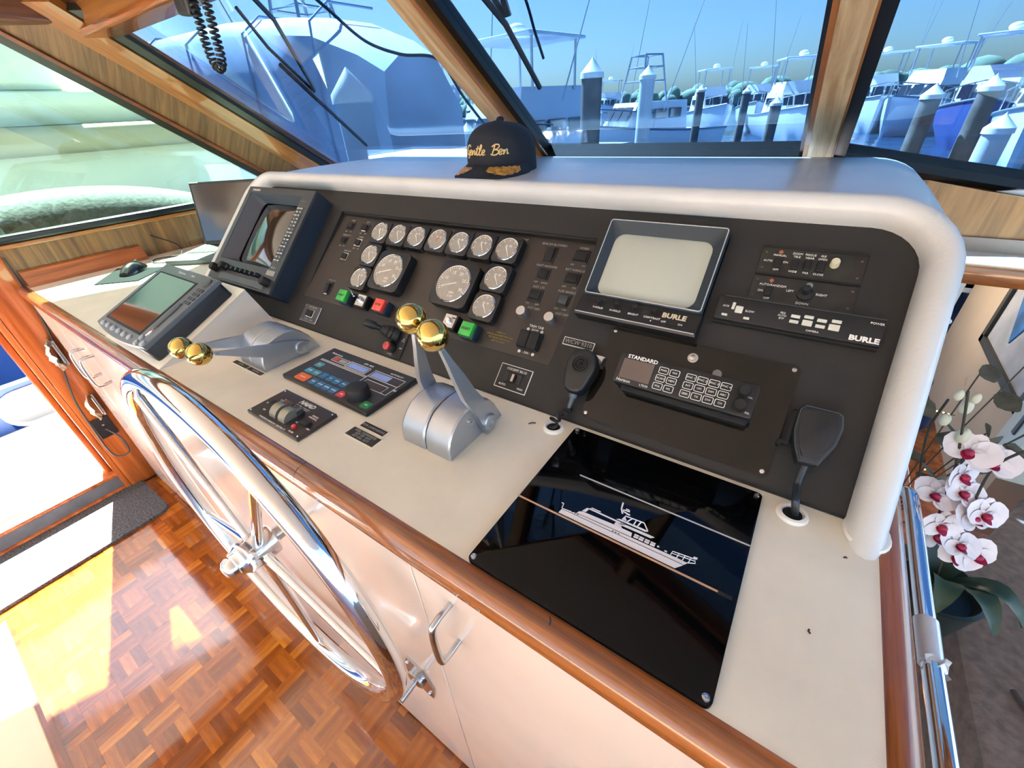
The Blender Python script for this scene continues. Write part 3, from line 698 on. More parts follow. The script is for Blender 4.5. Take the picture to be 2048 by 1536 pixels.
# ---------------------------------------------------------------- CRT monitor
t = onpan('crt_monitor', 'black CRT video monitor with grey screen, lettered BURLE', 'monitor', -.1920, .262)
b = BM(); prism(b, rrect(-.0925, .0925, -.0555, .0825, .004, 3), 0, .0095); obj('housing', b, BLK, t, 30)
b = BM()
o1 = [Vector((p[0], p[1], .0225)) for p in rrect(-.0905, .0905, -.0525, .0805, .004, 4)]; i1 = [Vector((p[0], p[1], .012)) for p in rrect(-.077, .077, -.048, .062, .016, 4)]
loft(b, [[Vector((p[0], p[1], .0)) for p in rrect(-.0925, .0925, -.0555, .0825, .004, 4)], [Vector((p[0], p[1], .018)) for p in rrect(-.0925, .0925, -.0555, .0825, .004, 4)], [Vector((p[0], p[1], .0215)) for p in rrect(-.0915, .0915, -.0545, .0815, .004, 4)], o1, i1], True, False); obj('screen_hood', b, M('navy screen hood', (36, 48, 58), .45), t, 40)
b = BM(); tube(b, [Vector((p[0], p[1], .0228)) for p in rrect(-.0905, .0905, -.0525, .0805, .004, 4)], .0008, 6, True); obj('silver_trim', b, M('silver trim', (200, 204, 204), .35, .3), t)
b = BM(); N = 14; V = []
for i in range(N+1):
    V.append([Vector((-.081+.162*i/N, -.052+.118*j/N, .0105+.007*(1-((i/N-.5)*2)**2)*(1-((j/N-.5)*2)**2)**.6)) for j in range(N+1)])
loft(b, V, False, False); obj('screen', b, CRT, t, 60)
b = BM()
prof = [(-.0555, 0), (-.0555, .0185), (-.0895, .0255), (-.092, .0235), (-.092, 0)]
loft(b, [[Vector((x, p[0], p[1])) for p in prof] for x in (-.0945, .0945)]); obj('control_shelf', b, BLK, t, 20)
MS = Matrix.Translation((0, -.0685, .0212)) @ Matrix.Rotation(R(-11.6), 4, 'X')
b = BM(); box(b, -.0935, .0925, -.0212, -.0198, .0003, .0014, M=MS); obj('silver_line', b, MATS['silver trim'], t, 30)
for k, kx in enumerate((-.059, -.030, -.001, .028)):
    b = BM(); lathe(b, [(0, 0), (.0046, 0), (.0042, .008), (.003, .009), (0, .009)], 16, MS @ Matrix.Translation((kx, .004, 0))); obj('knob', b, BLKM, t)
b = BM()
for kx, s_ in ((-.059, 'V-HOLD'), (-.030, 'H-HOLD'), (-.001, 'BRIGHT'), (.028, 'CONTRAST')): txt(b, s_, .0048, kx, -.0075, .0006, M=MS)
txt(b, 'OFF', .0042, .046, -.010, .0006, M=MS); txt(b, 'ON', .0042, .070, -.010, .0006, M=MS); prism(b, circ(.028, -.0125, .0010, 8), .0003, .0008, MS)
obj('lettering', b, WHT, t, 0)
b = BM(); txt(b, 'BURLE', .0115, .058, .0012, .0006, sx=1.05, off=.0004, M=MS); obj('maker_lettering', b, M('cream print', (214, 200, 168), .5), t, 0)
b = BM(); box(b, .052, .064, -.0125, -.008, 0, .0025, .0005, 1, MS); obj('power_switch', b, BLKM, t, 30)

# ---------------------------------------------------------------- camera control plates
def plate_sw(bm_parent, x, y, w=.008, h=.013, mat=None):
    b = BM(); box(b, x-w/2, x+w/2, y-h/2, y+h/2, .0015, .0055, .001, 1, None); obj('rocker', b, mat or BLKM, bm_parent, 30)
t = onpan('camera_zoom_panel', 'recessed black camera panel lettered ZOOM FOCUS IRIS', 'control panel', .0085, .3118)
b = BM(); box(b, -.061, .061, -.0205, .0205, 0, .0022, .0008, 1); obj('plate', b, M('worn black plate', (34, 33, 30), .5, var=(40, .25)), t, 30)
b = BM(); box(b, -.061, .061, .0195, .0225, 0, .0032); box(b, -.061, .061, -.0225, -.0200, 0, .0032); obj('edge', b, BLKM, t, 30)
for kx, w in ((-.0375, .009), (-.0172, .009), (-.002, .009), (.0127, .010)): plate_sw(t, kx, -.003, w, .014)
b = BM(); lathe(b, [(0, 0), (.0055, 0), (.0052, .010), (.0045, .012), (0, .012)], 18, Matrix.Translation((.027, .003, .001))); obj('button', b, M('ivory button', (206, 200, 170), .35), t)
b = BM(); lathe(b, [(0, 0), (.003, 0), (.0025, .002), (0, .0025)], 12, Matrix.Translation((-.0375, .0135, .002))); obj('lamp', b, M('dull orange lamp', (150, 90, 60), .3), t)
b = BM()
for s_, x_, y_ in (('MANUAL', -.0375, .0085), ('AUTO', -.050, -.001), ('ON', -.0285, -.001), ('OFF', -.0375, -.0135), ('ZOOM', -.0172, .0135), ('TELE', -.0172, .0088), ('WIDE', -.0172, -.0135), ('FOCUS', -.002, .0135), ('NEAR', -.002, .0088), ('FAR', -.002, -.0135), ('IRIS', .0127, .0135), ('OPEN', .0127, .0088), ('CLOSE', .0127, -.0135)): txt(b, s_, .0040, x_, y_, .0025)
obj('lettering', b, WHT, t, 0)
b = BM()
for sx in (-.055, .055):
    for sy in (-.012, .012): lathe(b, [(0, 0), (.0018, 0), (.0014, .001), (0, .0012)], 10, Matrix.Translation((sx, sy, .002)))
obj('screw', b, M('rusty screw', (110, 84, 64), .5, .6), t)
t = onpan('camera_pan_panel', 'black camera panel lettered LEFT RIGHT DOWN with joystick', 'control panel', .0085, .2688)
b = BM(); box(b, -.061, .061, -.0190, .0190, 0, .0018, .0006, 1); obj('plate', b, MATS['worn black plate'], t, 30)
plate_sw(t, -.0375, -.004, .009, .014)
b = BM(); lathe(b, [(0, 0), (.0105, 0), (.0095, .004), (.0045, .006), (.0035, .016), (.0045, .019), (0, .020)], 22, Matrix.Translation((.0053, -.0005, .0015))); obj('joystick', b, BLKM, t)
b = BM(); lathe(b, [(0, 0), (.003, 0), (.0025, .002), (0, .0025)], 12, Matrix.Translation((-.0375, .0125, .0016))); obj('lamp', b, MATS['dull orange lamp'], t)
b = BM(); lathe(b, [(0, 0), (.0045, 0), (.0040, .0015), (0, .002)], 16, Matrix.Translation((.0073, .0125, .0016))); obj('clear_bumper', b, M('clear bumper', (120, 124, 126), .1, coat=1), t)
b = BM()
for s_, x_, y_ in (('AUTO/RANDOM', -.0345, .0058), ('ON', -.0475, -.004), ('OFF', -.0375, -.0145), ('LEFT', -.0125, .001), ('RIGHT', .0235, .001), ('DOWN', .0053, -.0148)): txt(b, s_, .0044, x_, y_, .0021)
obj('lettering', b, WHT, t, 0)
b = BM()
for sx in (-.055, .055):
    for sy in (-.012, .012): lathe(b, [(0, 0), (.0018, 0), (.0014, .001), (0, .0012)], 10, Matrix.Translation((sx, sy, .0016)))
obj('screw', b, MATS['rusty screw'], t)
t = onpan('video_switcher', 'long black video switcher strip with ivory keys', 'control panel', .0098, .2275)
b = BM(); prism(b, rrect(-.095, .095, -.0185, .0185, .002, 2), 0, .012, bev=.0015); obj('housing', b, BLK, t, 30)
b = BM(); box(b, -.088, .094, .0165, .0176, .0118, .0132); obj('highlight_rib', b, DGREY, t, 30)
b = BM(); box(b, -.094, .094, -.0215, -.0180, 0, .007); obj('lower_lip', b, BLKM, t, 30)
IV = M('ivory key', (206, 204, 192), .4)
for x_, y_, w_, h_ in ((-.0735, .0032, .004, .010), (-.0655, -.001, .0095, .010), (-.0815, -.0115, .0075, .003), (-.0535, -.0118, .0075, .003), (.0016, .0025, .0105, .004), (.0014, -.0050, .0105, .004), (.0162, .0045, .0105, .004), (.0160, -.0040, .0112, .0075), (.0308, .0025, .0105, .004), (.0306, -.0055, .0105, .004), (.0460, .0045, .0105, .004), (.0450, -.0040, .0118, .0080)):
    b = BM(); box(b, x_-w_/2, x_+w_/2, y_-h_/2, y_+h_/2, .0115, .0145, .0006, 1); obj('key', b, IV, t, 30)
b = BM(); txt(b, 'BURLE', .0092, .0775, -.0125, .0123, sx=1.15, off=.0004); txt(b, 'AUX', .004, -.083, .002, .0123); txt(b, 'SLOW', .004, -.052, -.001, .0123); txt(b, 'SEQ', .0036, -.0135, .005, .0123); txt(b, 'AUTO', .0036, -.0135, .001, .0123); txt(b, 'BYP', .0036, -.0135, -.003, .0123); txt(b, 'CAMERA', .0036, .024, -.0135, .0123); txt(b, 'POWER', .004, .086, .0105, .0123); obj('lettering', b, WHT, t, 0)

# ---------------------------------------------------------------- smoked plate, VHF radio, microphones
t = onpan('smoked_plate', 'smoked acrylic plate behind the VHF radio', 'plate', -.0935, .0918)
b = BM(); prism(b, rrect(-.1295, .1295, -.0755, .0755, .006, 3), 0, .003); obj('plate', b, SMOKE, t, 30)
for sx in (-1, 1):
    for sy in (-1, 1):
        b = BM(); lathe(b, [(0, .003), (.0032, .003), (.0028, .0045), (.001, .005), (0, .0045)], 14, Matrix.Translation((sx*.1225, sy*.0695, 0))); obj('screw', b, STEEL, t)
b = BM(); lathe(b, [(0, .003), (.0075, .003), (.0072, .0042), (.004, .0045), (.0038, .007), (0, .0085)], 20, Matrix.Translation((.0, .0545, 0))); obj('washer_bolt', b, STEEL, t)
b = BM(); lathe(b, [(0, .003), (.0065, .003), (.006, .005), (0, .0055)], 18, Matrix.Translation((.037, .040, 0))); obj('clear_bumper', b, MATS['clear bumper'], t)
t = onpan('vhf_radio', 'black VHF marine radio with white outlined keys', 'radio', -.0925, .0985, .003)
b = BM(); prism(b, rrect(-.092, .092, -.0225, .0225, .003, 3), 0, .034, bev=.0018); obj('housing', b, BLK, t, 30)
b = BM(); box(b, -.080, .089, -.030, -.021, 0, .024, .002, 1); obj('rear_body', b, BLKM, t, 30)
b = BM(); box(b, -.085, -.0405, -.0145, .0155, .0335, .0346, .0004, 1); obj('lcd', b, M('brown grey lcd', (92, 78, 72), .2, coat=.5), t, 30)
keyz = .0348
bx = [(-.0265, .0105), (-.0115, .0105), (-.0275, -.0013), (-.0125, -.0013), (-.028, -.0130), (-.013, -.0130)]
for r_ in range(3):
    for c_ in range(4): bx.append((.0102-.0006*r_+.0147*c_, .0105-.0118*r_))
for x_, y_ in bx:
    b = BM(); tube(b, [Vector((p[0], p[1], keyz)) for p in rrect(x_-.0062, x_+.0062, y_-.0045, y_+.0045, .0014, 2)], .00045, 4, True); k = obj('key_outline', b, WHT, t, 0)
b = BM()
for n_, (x_, y_) in enumerate(bx): txt(b, ('PWR', 'WX', 'SCAN', 'MEM', 'VOL', 'H/L', 'FNC 1', 'FNC 2', 'FNC 3', 'FNC 4', 'INT', 'UIC', 'DIM', 'ABC', 'SEEK', 'TX', 'DW', 'CH')[n_], .0040, x_, y_, keyz)
txt(b, 'STANDARD', .0078, -.059, .0190, keyz, sx=1.05, off=.0002); txt(b, 'Horizon', .0062, -.076, -.0178, keyz, shear=.1); txt(b, 'LTD30', .0042, -.046, -.0182, keyz); txt(b, 'VOL', .0032, .084, .004, keyz); txt(b, 'SQL', .0032, .086, -.016, keyz); obj('lettering', b, WHT, t, 0)
for y_, r_ in ((.0095, .0075), (-.0095, .0082)):
    b = BM(); lathe(b, [(0, .034), (r_, .034), (r_*.95, .046), (r_*.8, .048), (0, .048)], 22, Matrix.Translation((.0762, y_, 0))); obj('knob', b, BLKM, t)
# left microphone
def grommet(label, x, y):
    t = thing('cable_grommet', label, 'grommet', (x, y, ZC), group='white cable grommets')
    b = BM(); lathe(b, [(.0105, -.004), (.0105, .002), (.0125, .0048), (.0155, .0038), (.017, .0), (.0105, -.004)], 30); obj('ring', b, WPL, t)
    b = BM(); lathe(b, [(0, .0003), (.0108, .0003), (.0108, .0008), (0, .0008)], 24); obj('hole', b, BLKM, t)
grommet('white cable grommet below the left microphone', -.2515, .4435); grommet('white cable grommet below the right microphone', .0705, .4458)
t = onpan('radio_microphone', 'rounded black radio microphone below the call sign plate', 'microphone', -.2395, .078)
b = BM(); box(b, -.004, .024, .018, .038, 0, .010, .002, 1); obj('bracket', b, STEEL, t, 30)
def micbody(bm, outline, z0, z1):
    c = (sum(p[0] for p in outline)/len(outline), sum(p[1] for p in outline)/len(outline))
    sc_ = lambda f: [(c[0]+(p[0]-c[0])*f, c[1]+(p[1]-c[1])*f) for p in outline]
    L = [(sc_(.80), z0), (sc_(.97), z0+.003), (sc_(1.0), z0+.010), (sc_(1.0), z1-.006), (sc_(.95), z1-.0018), (sc_(.86), z1)]
    loft(bm, [[Vector((p[0], p[1], z)) for p in o] for o, z in L])
ol = spline([(-.012, -.034, 0), (-.021, -.010, 0), (-.024, .012, 0), (-.017, .030, 0), (0, .036, 0), (.017, .030, 0), (.024, .012, 0), (.021, -.010, 0), (.012, -.034, 0)], 5, True)
b = BM(); micbody(b, [(p.x, p.y) for p in ol], .008, .036); obj('body', b, BLK, t)
b = BM(); lathe(b, [(0, .0365), (.0155, .0365), (.016, .0355), (.016, .034)], 28, Matrix.Translation((0, .010, 0))); obj('grille', b, RUB, t)
b = BM()
for k in range(3): lathe(b, [(.004+.004*k, .0366), (.0052+.004*k, .0374), (.006+.004*k, .0366)], 24, Matrix.Translation((0, .010, 0)))
obj('grille_ribs', b, BLKM, t)
b = BM(); cyl(b, (0, -.030, .020), (.0, -.042, .018), .0075, .0062, 14); cyl(b, (0, -.040, .018), (-.002, -.058, .012), .0042, .0030, 12); obj('strain_relief', b, MGREY, t)
PI_ = (Matrix.Translation(pan(-.2395, .078)) @ Matrix.Rotation(TH, 4, 'X')).inverted()
b = BM(); coil(b, [(-.002, -.056, .012), (-.004, -.066, .012), tuple(PI_ @ Vector((-.245, .449, .922))), tuple(PI_ @ Vector((-.252, .444, .912))), tuple(PI_ @ Vector((-.2525, .444, .896)))], 4, .0062, .0024); obj('coiled_cord', b, RUB, t)
# right microphone
t = onpan('radio_microphone', 'large angular black microphone at the right edge of the panel', 'microphone', .068, .080)
ol = [(-.019, .034), (-.0235, .028), (-.0235, .0), (-.018, -.020), (-.010, -.038), (.010, -.036), (.0215, -.006), (.0235, .016), (.0205, .031), (.016, .0345)]
b = BM(); micbody(b, ol, .006, .036); obj('body', b, M('blue black plastic', (22, 25, 32), .5, bump=(500, .1)), t, 30)
b = BM(); prism(b, [(p[0]*.80, p[1]*.80+.002) for p in ol], .035, .0372, bev=.0006); obj('face', b, BLK, t, 30)
b = BM(); tube(b, [Vector((p[0]*.93, p[1]*.93, .0345)) for p in ol], .0009, 5, True); obj('edge_line', b, DGREY, t)
b = BM(); box(b, -.030, -.020, -.018, .028, .004, .022, .003, 1); box(b, -.034, -.028, -.020, -.010, .002, .012, .002, 1); obj('talk_key', b, BLKM, t, 30)
PI_ = (Matrix.Translation(pan(.068, .080)) @ Matrix.Rotation(TH, 4, 'X')).inverted()
g_ = Vector((.0715, .4465, ZC))
b = BM(); tube(b, spline([(.0, -.036, .018), (-.001, -.052, .016), (-.001, -.064, .018), tuple(PI_ @ (g_+Vector((-.004, -.006, .026)))), tuple(PI_ @ (g_+Vector((0, 0, .008)))), tuple(PI_ @ (g_+Vector((.002, .002, -.006))))], 6), .0042, 10); obj('cord', b, M('grey black cord', (48, 54, 60), .35), t)

# ================================================================== ON THE COUNTER
# ---- autopilot control
cx, cy = -.6597, .3695
t = thing('autopilot_control', 'flat black autopilot keypad with blue keys and round knob', 'autopilot', (cx, cy, ZC))
b = BM(); box(b, -.1265, .1265, -.0615, .0615, 0, .010, .003, 2); obj('housing', b, BLK, t, 30)
b = BM(); box(b, -.1235, .1235, -.0585, .0585, .0095, .0105); obj('overlay', b, M('charcoal overlay', (52, 51, 50), .4), t, 30)
def key(parent, x, y, w, h, mat, nm='key', z=.0105):
    b = BM(); prism(b, rrect(x-cx-w/2, x-cx+w/2, y-cy-h/2, y-cy+h/2, min(w, h)*.18, 3), z-.0003, z+.0009); return obj(nm, b, mat, parent, 30)
TEAL = M('teal key', (84, 150, 158), .4); TEAL2 = M('light blue key', (66, 146, 176), .4); BLUEK = M('blue key', (44, 112, 158), .4)
key(t, -.747, .3678, .020, .0145, TEAL); key(t, -.7462, .3453, .020, .0145, TEAL2); key(t, -.7245, .3453, .0195, .0145, TEAL)
key(t, -.7355, .3226, .034, .0195, M('orange key', (226, 104, 30), .4))
for k, x_ in enumerate((-.7019, -.6808, -.6608, -.6405)):
    key(t, x_, .3460, .0175, .0155, BLUEK); key(t, x_, .3232, .0175, .0155, BLUEK)
key(t, -.6165, .3223, .0195, .0155, M('red key', (206, 62, 58), .4)); key(t, -.550, .3232, .0195, .0165, M('green key', (40, 134, 82), .4))
b = BM()
for x_, y_, s_ in ((-.7019, .346, '1'), (-.6808, .346, '10'), (-.6608, .346, 'TURN'), (-.6405, .346, 'NAV'), (-.7019, .3232, 'RUD'), (-.6808, .3232, 'C.RUD'), (-.6608, .3232, 'WTHR'), (-.6405, .3232, 'WORK'), (-.747, .3678, 'CAL'), (-.7462, .3453, 'COMP'), (-.7245, .3453, 'LAMP'), (-.7355, .3226, 'ALARM'), (-.550, .3232, 'ON'), (-.6165, .3223, 'OFF')): txt(b, s_, .0048, x_-cx, y_-cy, .0116)
txt(b, 'Robertson', .0078, -.7505-cx, .4135-cy, .0106); txt(b, 'AP9  MK3', .0066, -.655-cx, .4165-cy, .0106); txt(b, 'AUTOPILOT', .0062, -.5745-cx, .4165-cy, .0106)
obj('lettering', b, WHT, t, 0)
b = BM(); box(b, -.742-cx, -.729-cx, .3945-cy, .405-cy, .0105, .0108); obj('red_marking', b, MATS['red key'], t, 30)
b = BM(); z_ = .0108
def line(*pts, w=.0007): tube(b, [(p[0]-cx, p[1]-cy, z_) for p in pts], w, 4)
line((-.7657, .3862), (-.6239, .3862)); line((-.7657, .3828), (-.6239, .3828))
tube(b, [Vector((p[0], p[1], z_)) for p in rrect(-.745-cx, -.700-cx, .3925-cy, .407-cy, .002, 2)], .0006, 4, True)
for k in range(4): line((-.725, .396+.0024*k), (-.704, .396+.0024*k), w=.0005)
tube(b, [Vector((p[0], p[1], z_)) for p in rrect(-.6975-cx, -.6375-cx, .3895-cy, .4085-cy, .002, 2)], .0006, 4, True)
line((-.6235, .356), (-.6255, .4095), (-.5440, .4098), (-.5433, .3605), (-.556, .3605)); line((-.6225, .3885), (-.5440, .3885)); line((-.6150, .3560), (-.6150, .3800), (-.5570, .3800), (-.5570, .3605), (-.590, .3605)); line((-.5440, .3800), (-.536, .3800)); line((-.5440, .3775), (-.536, .3775))
obj('white_lines', b, WHT, t, 0)
b = BM(); box(b, -.694-cx, -.641-cx, .392-cy, .406-cy, .0105, .011); obj('lcd', b, LCDB, t, 30)
b = BM(); box(b, -.6215-cx, -.5750-cx, .391-cy, .4065-cy, .0105, .011); obj('lcd', b, LCDB, t, 30)
b = BM(); box(b, -.6130-cx, -.5590-cx, .3625-cy, .3785-cy, .0105, .0108); obj('brown_panel', b, M('brown panel print', (74, 62, 48), .4), t, 30)
b = BM(); lathe(b, [(0, .0105), (.0215, .0105), (.0215, .016), (.0200, .0285), (.0190, .0305), (.0175, .0312), (0, .0312)], 40, Matrix.Translation((-.5842-cx, .3355-cy, 0))); obj('knob', b, RUB, t)
# ---- stabiliser panel
cx, cy = -.655, .2465
t = thing('stabilizer_panel', 'black stabilizer panel lettered NAIAD with two wheels', 'control panel', (cx, cy, ZC))
b = BM(); box(b, -.076, .076, -.0375, .0375, 0, .007, .001, 1); obj('plate', b, M('black brown plate', (34, 27, 26), .32, coat=.3), t, 30)
b = BM()
def L2(s_, x, y, sz, **k): txt(b, s_, sz, x-cx, y-cy, .0073, **k)
L2('NAIAD', -.6480, .2735, .0125, shear=.3, sx=1.05, off=.0004)
tube(b, [(-.666+.0012*k-cx, .2645+.0012*math.sin(k*.9)-cy, .0074) for k in range(15)], .0006, 4); tube(b, [(-.649-cx, .2645-cy, .0074), (-.628-cx, .2645-cy, .0074)], .0006, 4)
tube(b, [(-.667+.0012*k-cx, .2615+.0012*math.sin(k*.9)-cy, .0074) for k in range(15)], .0006, 4); tube(b, [(-.650-cx, .2615-cy, .0074), (-.630-cx, .2615-cy, .0074)], .0006, 4)
L2('ROLL', -.6935, .2625, .0044); L2('STABILIZER', -.6945, .2580, .0044); L2('SYSTEM', -.6955, .2535, .0044); L2('BRIDGE', -.6035, .2595, .0046); L2('CONTROL', -.6035, .2545, .0046)
L2('STABILIZER & MARINE INC. SHELTON, CT', -.6560, .2122, .0042); L2('OFF', -.7175, .2405, .0042); L2('ON', -.704, .2260, .0042); L2('OIL', -.618, .2345, .004); L2('FILTER', -.604, .2150, .0042); L2('STBY', -.585, .2330, .004)
obj('lettering', b, WHT, t, 0)
for x_ in (-.6690, -.6425):
    b = BM(); prism(b, [(.018*math.cos(R(a)), .018*math.sin(R(a))) for a in range(0, 181, 12)], -.0095, .0095, Matrix.Translation((x_-cx, .2385-cy, .0045)) @ Matrix.Rotation(PI/2, 4, 'Z') @ Matrix.Rotation(PI/2, 4, 'X'))
    obj('thumb_wheel', b, M('pewter wheel', (150, 146, 134), .35, .6), t, 25)
    b = BM(); box(b, x_-cx-.011, x_-cx+.011, .2385-cy+.004, .2385-cy+.021, .006, .019, .003, 1); obj('wheel_guard', b, M('smoky lens', (70, 74, 78), .12, coat=1), t, 30)
for x_, y_ in ((-.6985, .2425), (-.6005, .2400)):
    b = BM(); box(b, x_-cx-.010, x_-cx+.010, y_-cy-.0065, y_-cy+.0065, .006, .013, .002, 2, None); obj('rocker', b, BLKM, t, 30)
b = BM(); lathe(b, [(0, .007), (.0048, .007), (.0045, .0105), (.002, .0125), (0, .0125)], 16, Matrix.Translation((-.6100-cx, .2250-cy, 0))); obj('red_lamp', b, M('red lamp lens', (190, 24, 40), .1, coat=1), t)
b = BM()
for sx in (-1, 1):
    for sy in (-1, 1): lathe(b, [(0, .007), (.0018, .007), (.0014, .008), (0, .008)], 10, Matrix.Translation((sx*.071, sy*.0325, 0)))
obj('screw', b, STEEL, t)
# ---- engraved label plates
def lplate(label, x0, x1, y0, y1, lines, size):
    t = thing('label_plate', label, 'label', ((x0+x1)/2, (y0+y1)/2, ZC), group='engraved label plates on the counter'); w, h = (x1-x0)/2, (y1-y0)/2
    b = BM(); box(b, -w, w, -h, h, 0, .0016); obj('border', b, M('ivory laminate', (224, 216, 196), .5), t, 30)
    b = BM(); box(b, -w+.0013, w-.0013, -h+.0013, h-.0013, .001, .0019); obj('plate', b, M('dark engraving laminate', (36, 32, 28), .5), t, 30)
    b = BM(); n = len(lines)
    for k, s_ in enumerate(lines): txt(b, s_, size, 0, ((n-1)/2-k)*size*.95, .0020)
    obj('lettering', b, GRYP, t, 0)
lplate('small upper label plate below the autopilot keypad', -.5265, -.4695, .2862, .3007, ['FOR DIMENSIONS'], .0064)
lplate('larger lower label plate with three lines below the autopilot', -.5315, -.4642, .2605, .2828, ['KEEL CLEARANCE', "AFT UP - 8 FT", "AFT DN - 8 FT"], .0060)
lplate('left label plate at the foot of the left throttle', -.9485, -.8905, .2865, .2985, ['CLUTCH'], .005)
lplate('right label plate at the foot of the left throttle', -.8900, -.8340, .2865, .2985, ['THROTTLE'], .005)
# ---- twin lever controls
def control(label, x0, tilts):
    t = thing('engine_control', label, 'throttle', (x0, .366, ZC), group='twin lever engine controls')
    # side profile (y,z): round front, steep, tail to the panel side
    pr = [(-.064, 0), (-.0635, .018), (-.059, .032), (-.050, .045), (-.037, .055), (-.020, .0605), (.0, .0625), (.018, .060), (.035, .050), (.048, .034), (.058, .014), (.063, .004), (.064, 0)]
    def half(bm, xa, xb):
        def ring(x, f): return [Vector((x, p[0]*f, max(0, p[1]*(1-(1-f)*1.3)))) for p in pr]
        loft(bm, [ring(xa, .975), ring(xa+.003, 1.0), ring(xb-.003, 1.0), ring(xb, .975)])
    b = BM(); half(b, -.0485, -.0008); obj('housing_half', b, ALU, t, 28)
    b = BM(); half(b, .0008, .0485); obj('housing_half', b, ALU, t, 28)
    py, pz = .018, .0215
    for sx, (ang, bx_) in zip((-1, 1), tilts):
        # lever: flat blade that bends in towards the ball; ang measured from vertical towards the wheel
        d = Vector((0, -math.sin(ang), math.cos(ang))); nrm = Vector((0, math.cos(ang), math.sin(ang)))
        base = Vector((sx*.0535, py, pz)); b = BM(); rings = []
        for f, off, w, th_ in ((-.02, 0, .0125, .004), (.0, 0, .0135, .0045), (.03, 0, .0135, .0045), (.07, .0, .0125, .0042), (.105, 0, .0095, .004), (.135, 0, .0055, .0034), (.160, 0, .0032, .0030)):
            c = base + d*f + Vector((-sx*.014*bx_*max(0, f-.03)/.154, 0, 0)) + nrm*(-.006 if f > .05 else 0)
            rings.append([c+nrm*w+Vector((th_, 0, 0)), c-nrm*w+Vector((th_, 0, 0)), c-nrm*w-Vector((th_, 0, 0)), c+nrm*w-Vector((th_, 0, 0))])
        loft(b, rings); lv = obj('lever', b, ALU, t, 30)
        e = base + d*.184 + Vector((-sx*.014*bx_, 0, 0)) + nrm*(-.006)
        b = BM(); ball(b, e, .0205, 32, 20); obj('ball_knob', b, BRASS, t, 60)
        b = BM(); cyl(b, base+d*.154+Vector((-sx*.012*bx_, 0, 0))-nrm*.006, e-d*.016, .0034, .0034, 12); obj('ball_stem', b, CHROME, t)
        b = BM(); lathe(b, [(0, -.003), (.0135, -.003), (.0135, .0075), (.012, .009), (.0065, .009), (.0062, .0075), (0, .0075)], 24, Matrix.Translation(base) @ Matrix.Rotation(sx*PI/2, 4, 'Y')); obj('pivot_boss', b, ALU, t)
        b = BM(); lathe(b, [(0, 0), (.0042, 0), (.004, .003), (.002, .0032), (.0018, .002), (0, .002)], 14, Matrix.Translation((sx*.048, -.014, .040)) @ Matrix.Rotation(sx*PI/2, 4, 'Y')); obj('set_screw', b, STEEL, t)
    return t
control('twin lever control with upright levers and brass balls, in the middle', -.3895, ((R(14), 3.0), (R(19), 1.0)))
control('twin lever control pulled back with brass balls near the plotter', -.889, ((R(69), 2.2), (R(67), .2)))
# ---- black acrylic lid with the boat drawing
cx, cy = -.0912, .3236
t = thing('acrylic_cover', 'glossy black acrylic cover plate with white boat drawing', 'cover plate', (cx, cy, ZC))
b = BM(); prism(b, rrect(-.1283, .1283, -.1325, .1325, .006, 4), 0, .006, bev=.0006); obj('plate', b, GBLK, t, 30)
for sx, sy in ((-1, -1), (-1, 1), (1, 1), (1, -1)):
    b = BM(); lathe(b, [(0, .006), (.0036, .006), (.0032, .0076), (.0012, .0082), (0, .0076)], 16, Matrix.Translation((sx*.1225, sy*.1265, 0))); obj('screw', b, STEEL, t)
PW = M('white boat print', (240, 240, 242), .45)
b = BM(); zp = .00605
def poly(pts): prism(b, [(p[0]-cx, p[1]-cy) for p in pts], zp, zp+.0003)
def ln(*pts, w=.0008): tube(b, [(p[0]-cx, p[1]-cy, zp+.0001) for p in pts], w, 4)
poly([(-.1632, .2995), (-.0240, .2996), (-.0175, .3078), (-.1622, .3062)])                                    # hull
poly([(-.1622, .3068), (-.0172, .3085), (-.0145, .3125), (-.0250, .3128), (-.0760, .3118), (-.1445, .3098), (-.1623, .3078)])
poly([(-.1440, .3104), (-.0765, .3124), (-.0775, .3180), (-.1000, .3178), (-.1385, .3160), (-.1428, .3138)])
poly([(-.1400, .3165), (-.1355, .3172), (-.1335, .3240), (-.1365, .3240)])
poly([(-.1345, .3232), (-.0885, .3232), (-.0885, .3252), (-.1335, .3252)]); ln((-.1320, .3268), (-.1200, .3268), w=.0006)
poly([(-.0995, .3182), (-.0900, .3182), (-.0930, .3225), (-.0990, .3225)])
poly([(-.0945, .3212), (-.0575, .3222), (-.0540, .3253), (-.0600, .3256), (-.0945, .3245)])
poly([(-.1000, .3268), (-.0900, .3270), (-.0660, .3274), (-.0625, .3290), (-.0640, .3298), (-.0700, .3300), (-.0970, .3290)])
for x0_ in (-.0745, -.0685, -.0620, -.0555): poly([(x0_, .3132), (x0_+.005, .3134), (x0_+.0053, .3160), (x0_, .3158)]); 
for x0_ in (-.0745, -.0685, -.0620, -.0555): poly([(x0_, .3166), (x0_+.005, .3167), (x0_+.0053, .3186), (x0_, .3185)])
poly([(-.0480, .3150), (-.0455, .3152), (-.0458, .3172), (-.0480, .3170)]); poly([(-.0395, .3135), (-.0365, .3137), (-.0368, .3155), (-.0395, .3155)])
ln((-.0940, .3300), (-.0925, .3368), (-.0705, .3384), (-.0635, .3300)); ln((-.0880, .3300), (-.0845, .3372)); ln((-.0800, .3302), (-.0795, .3376)); ln((-.0755, .3303), (-.0740, .3380)); poly([(-.0938, .3300), (-.0885, .3302), (-.0925, .3355)])
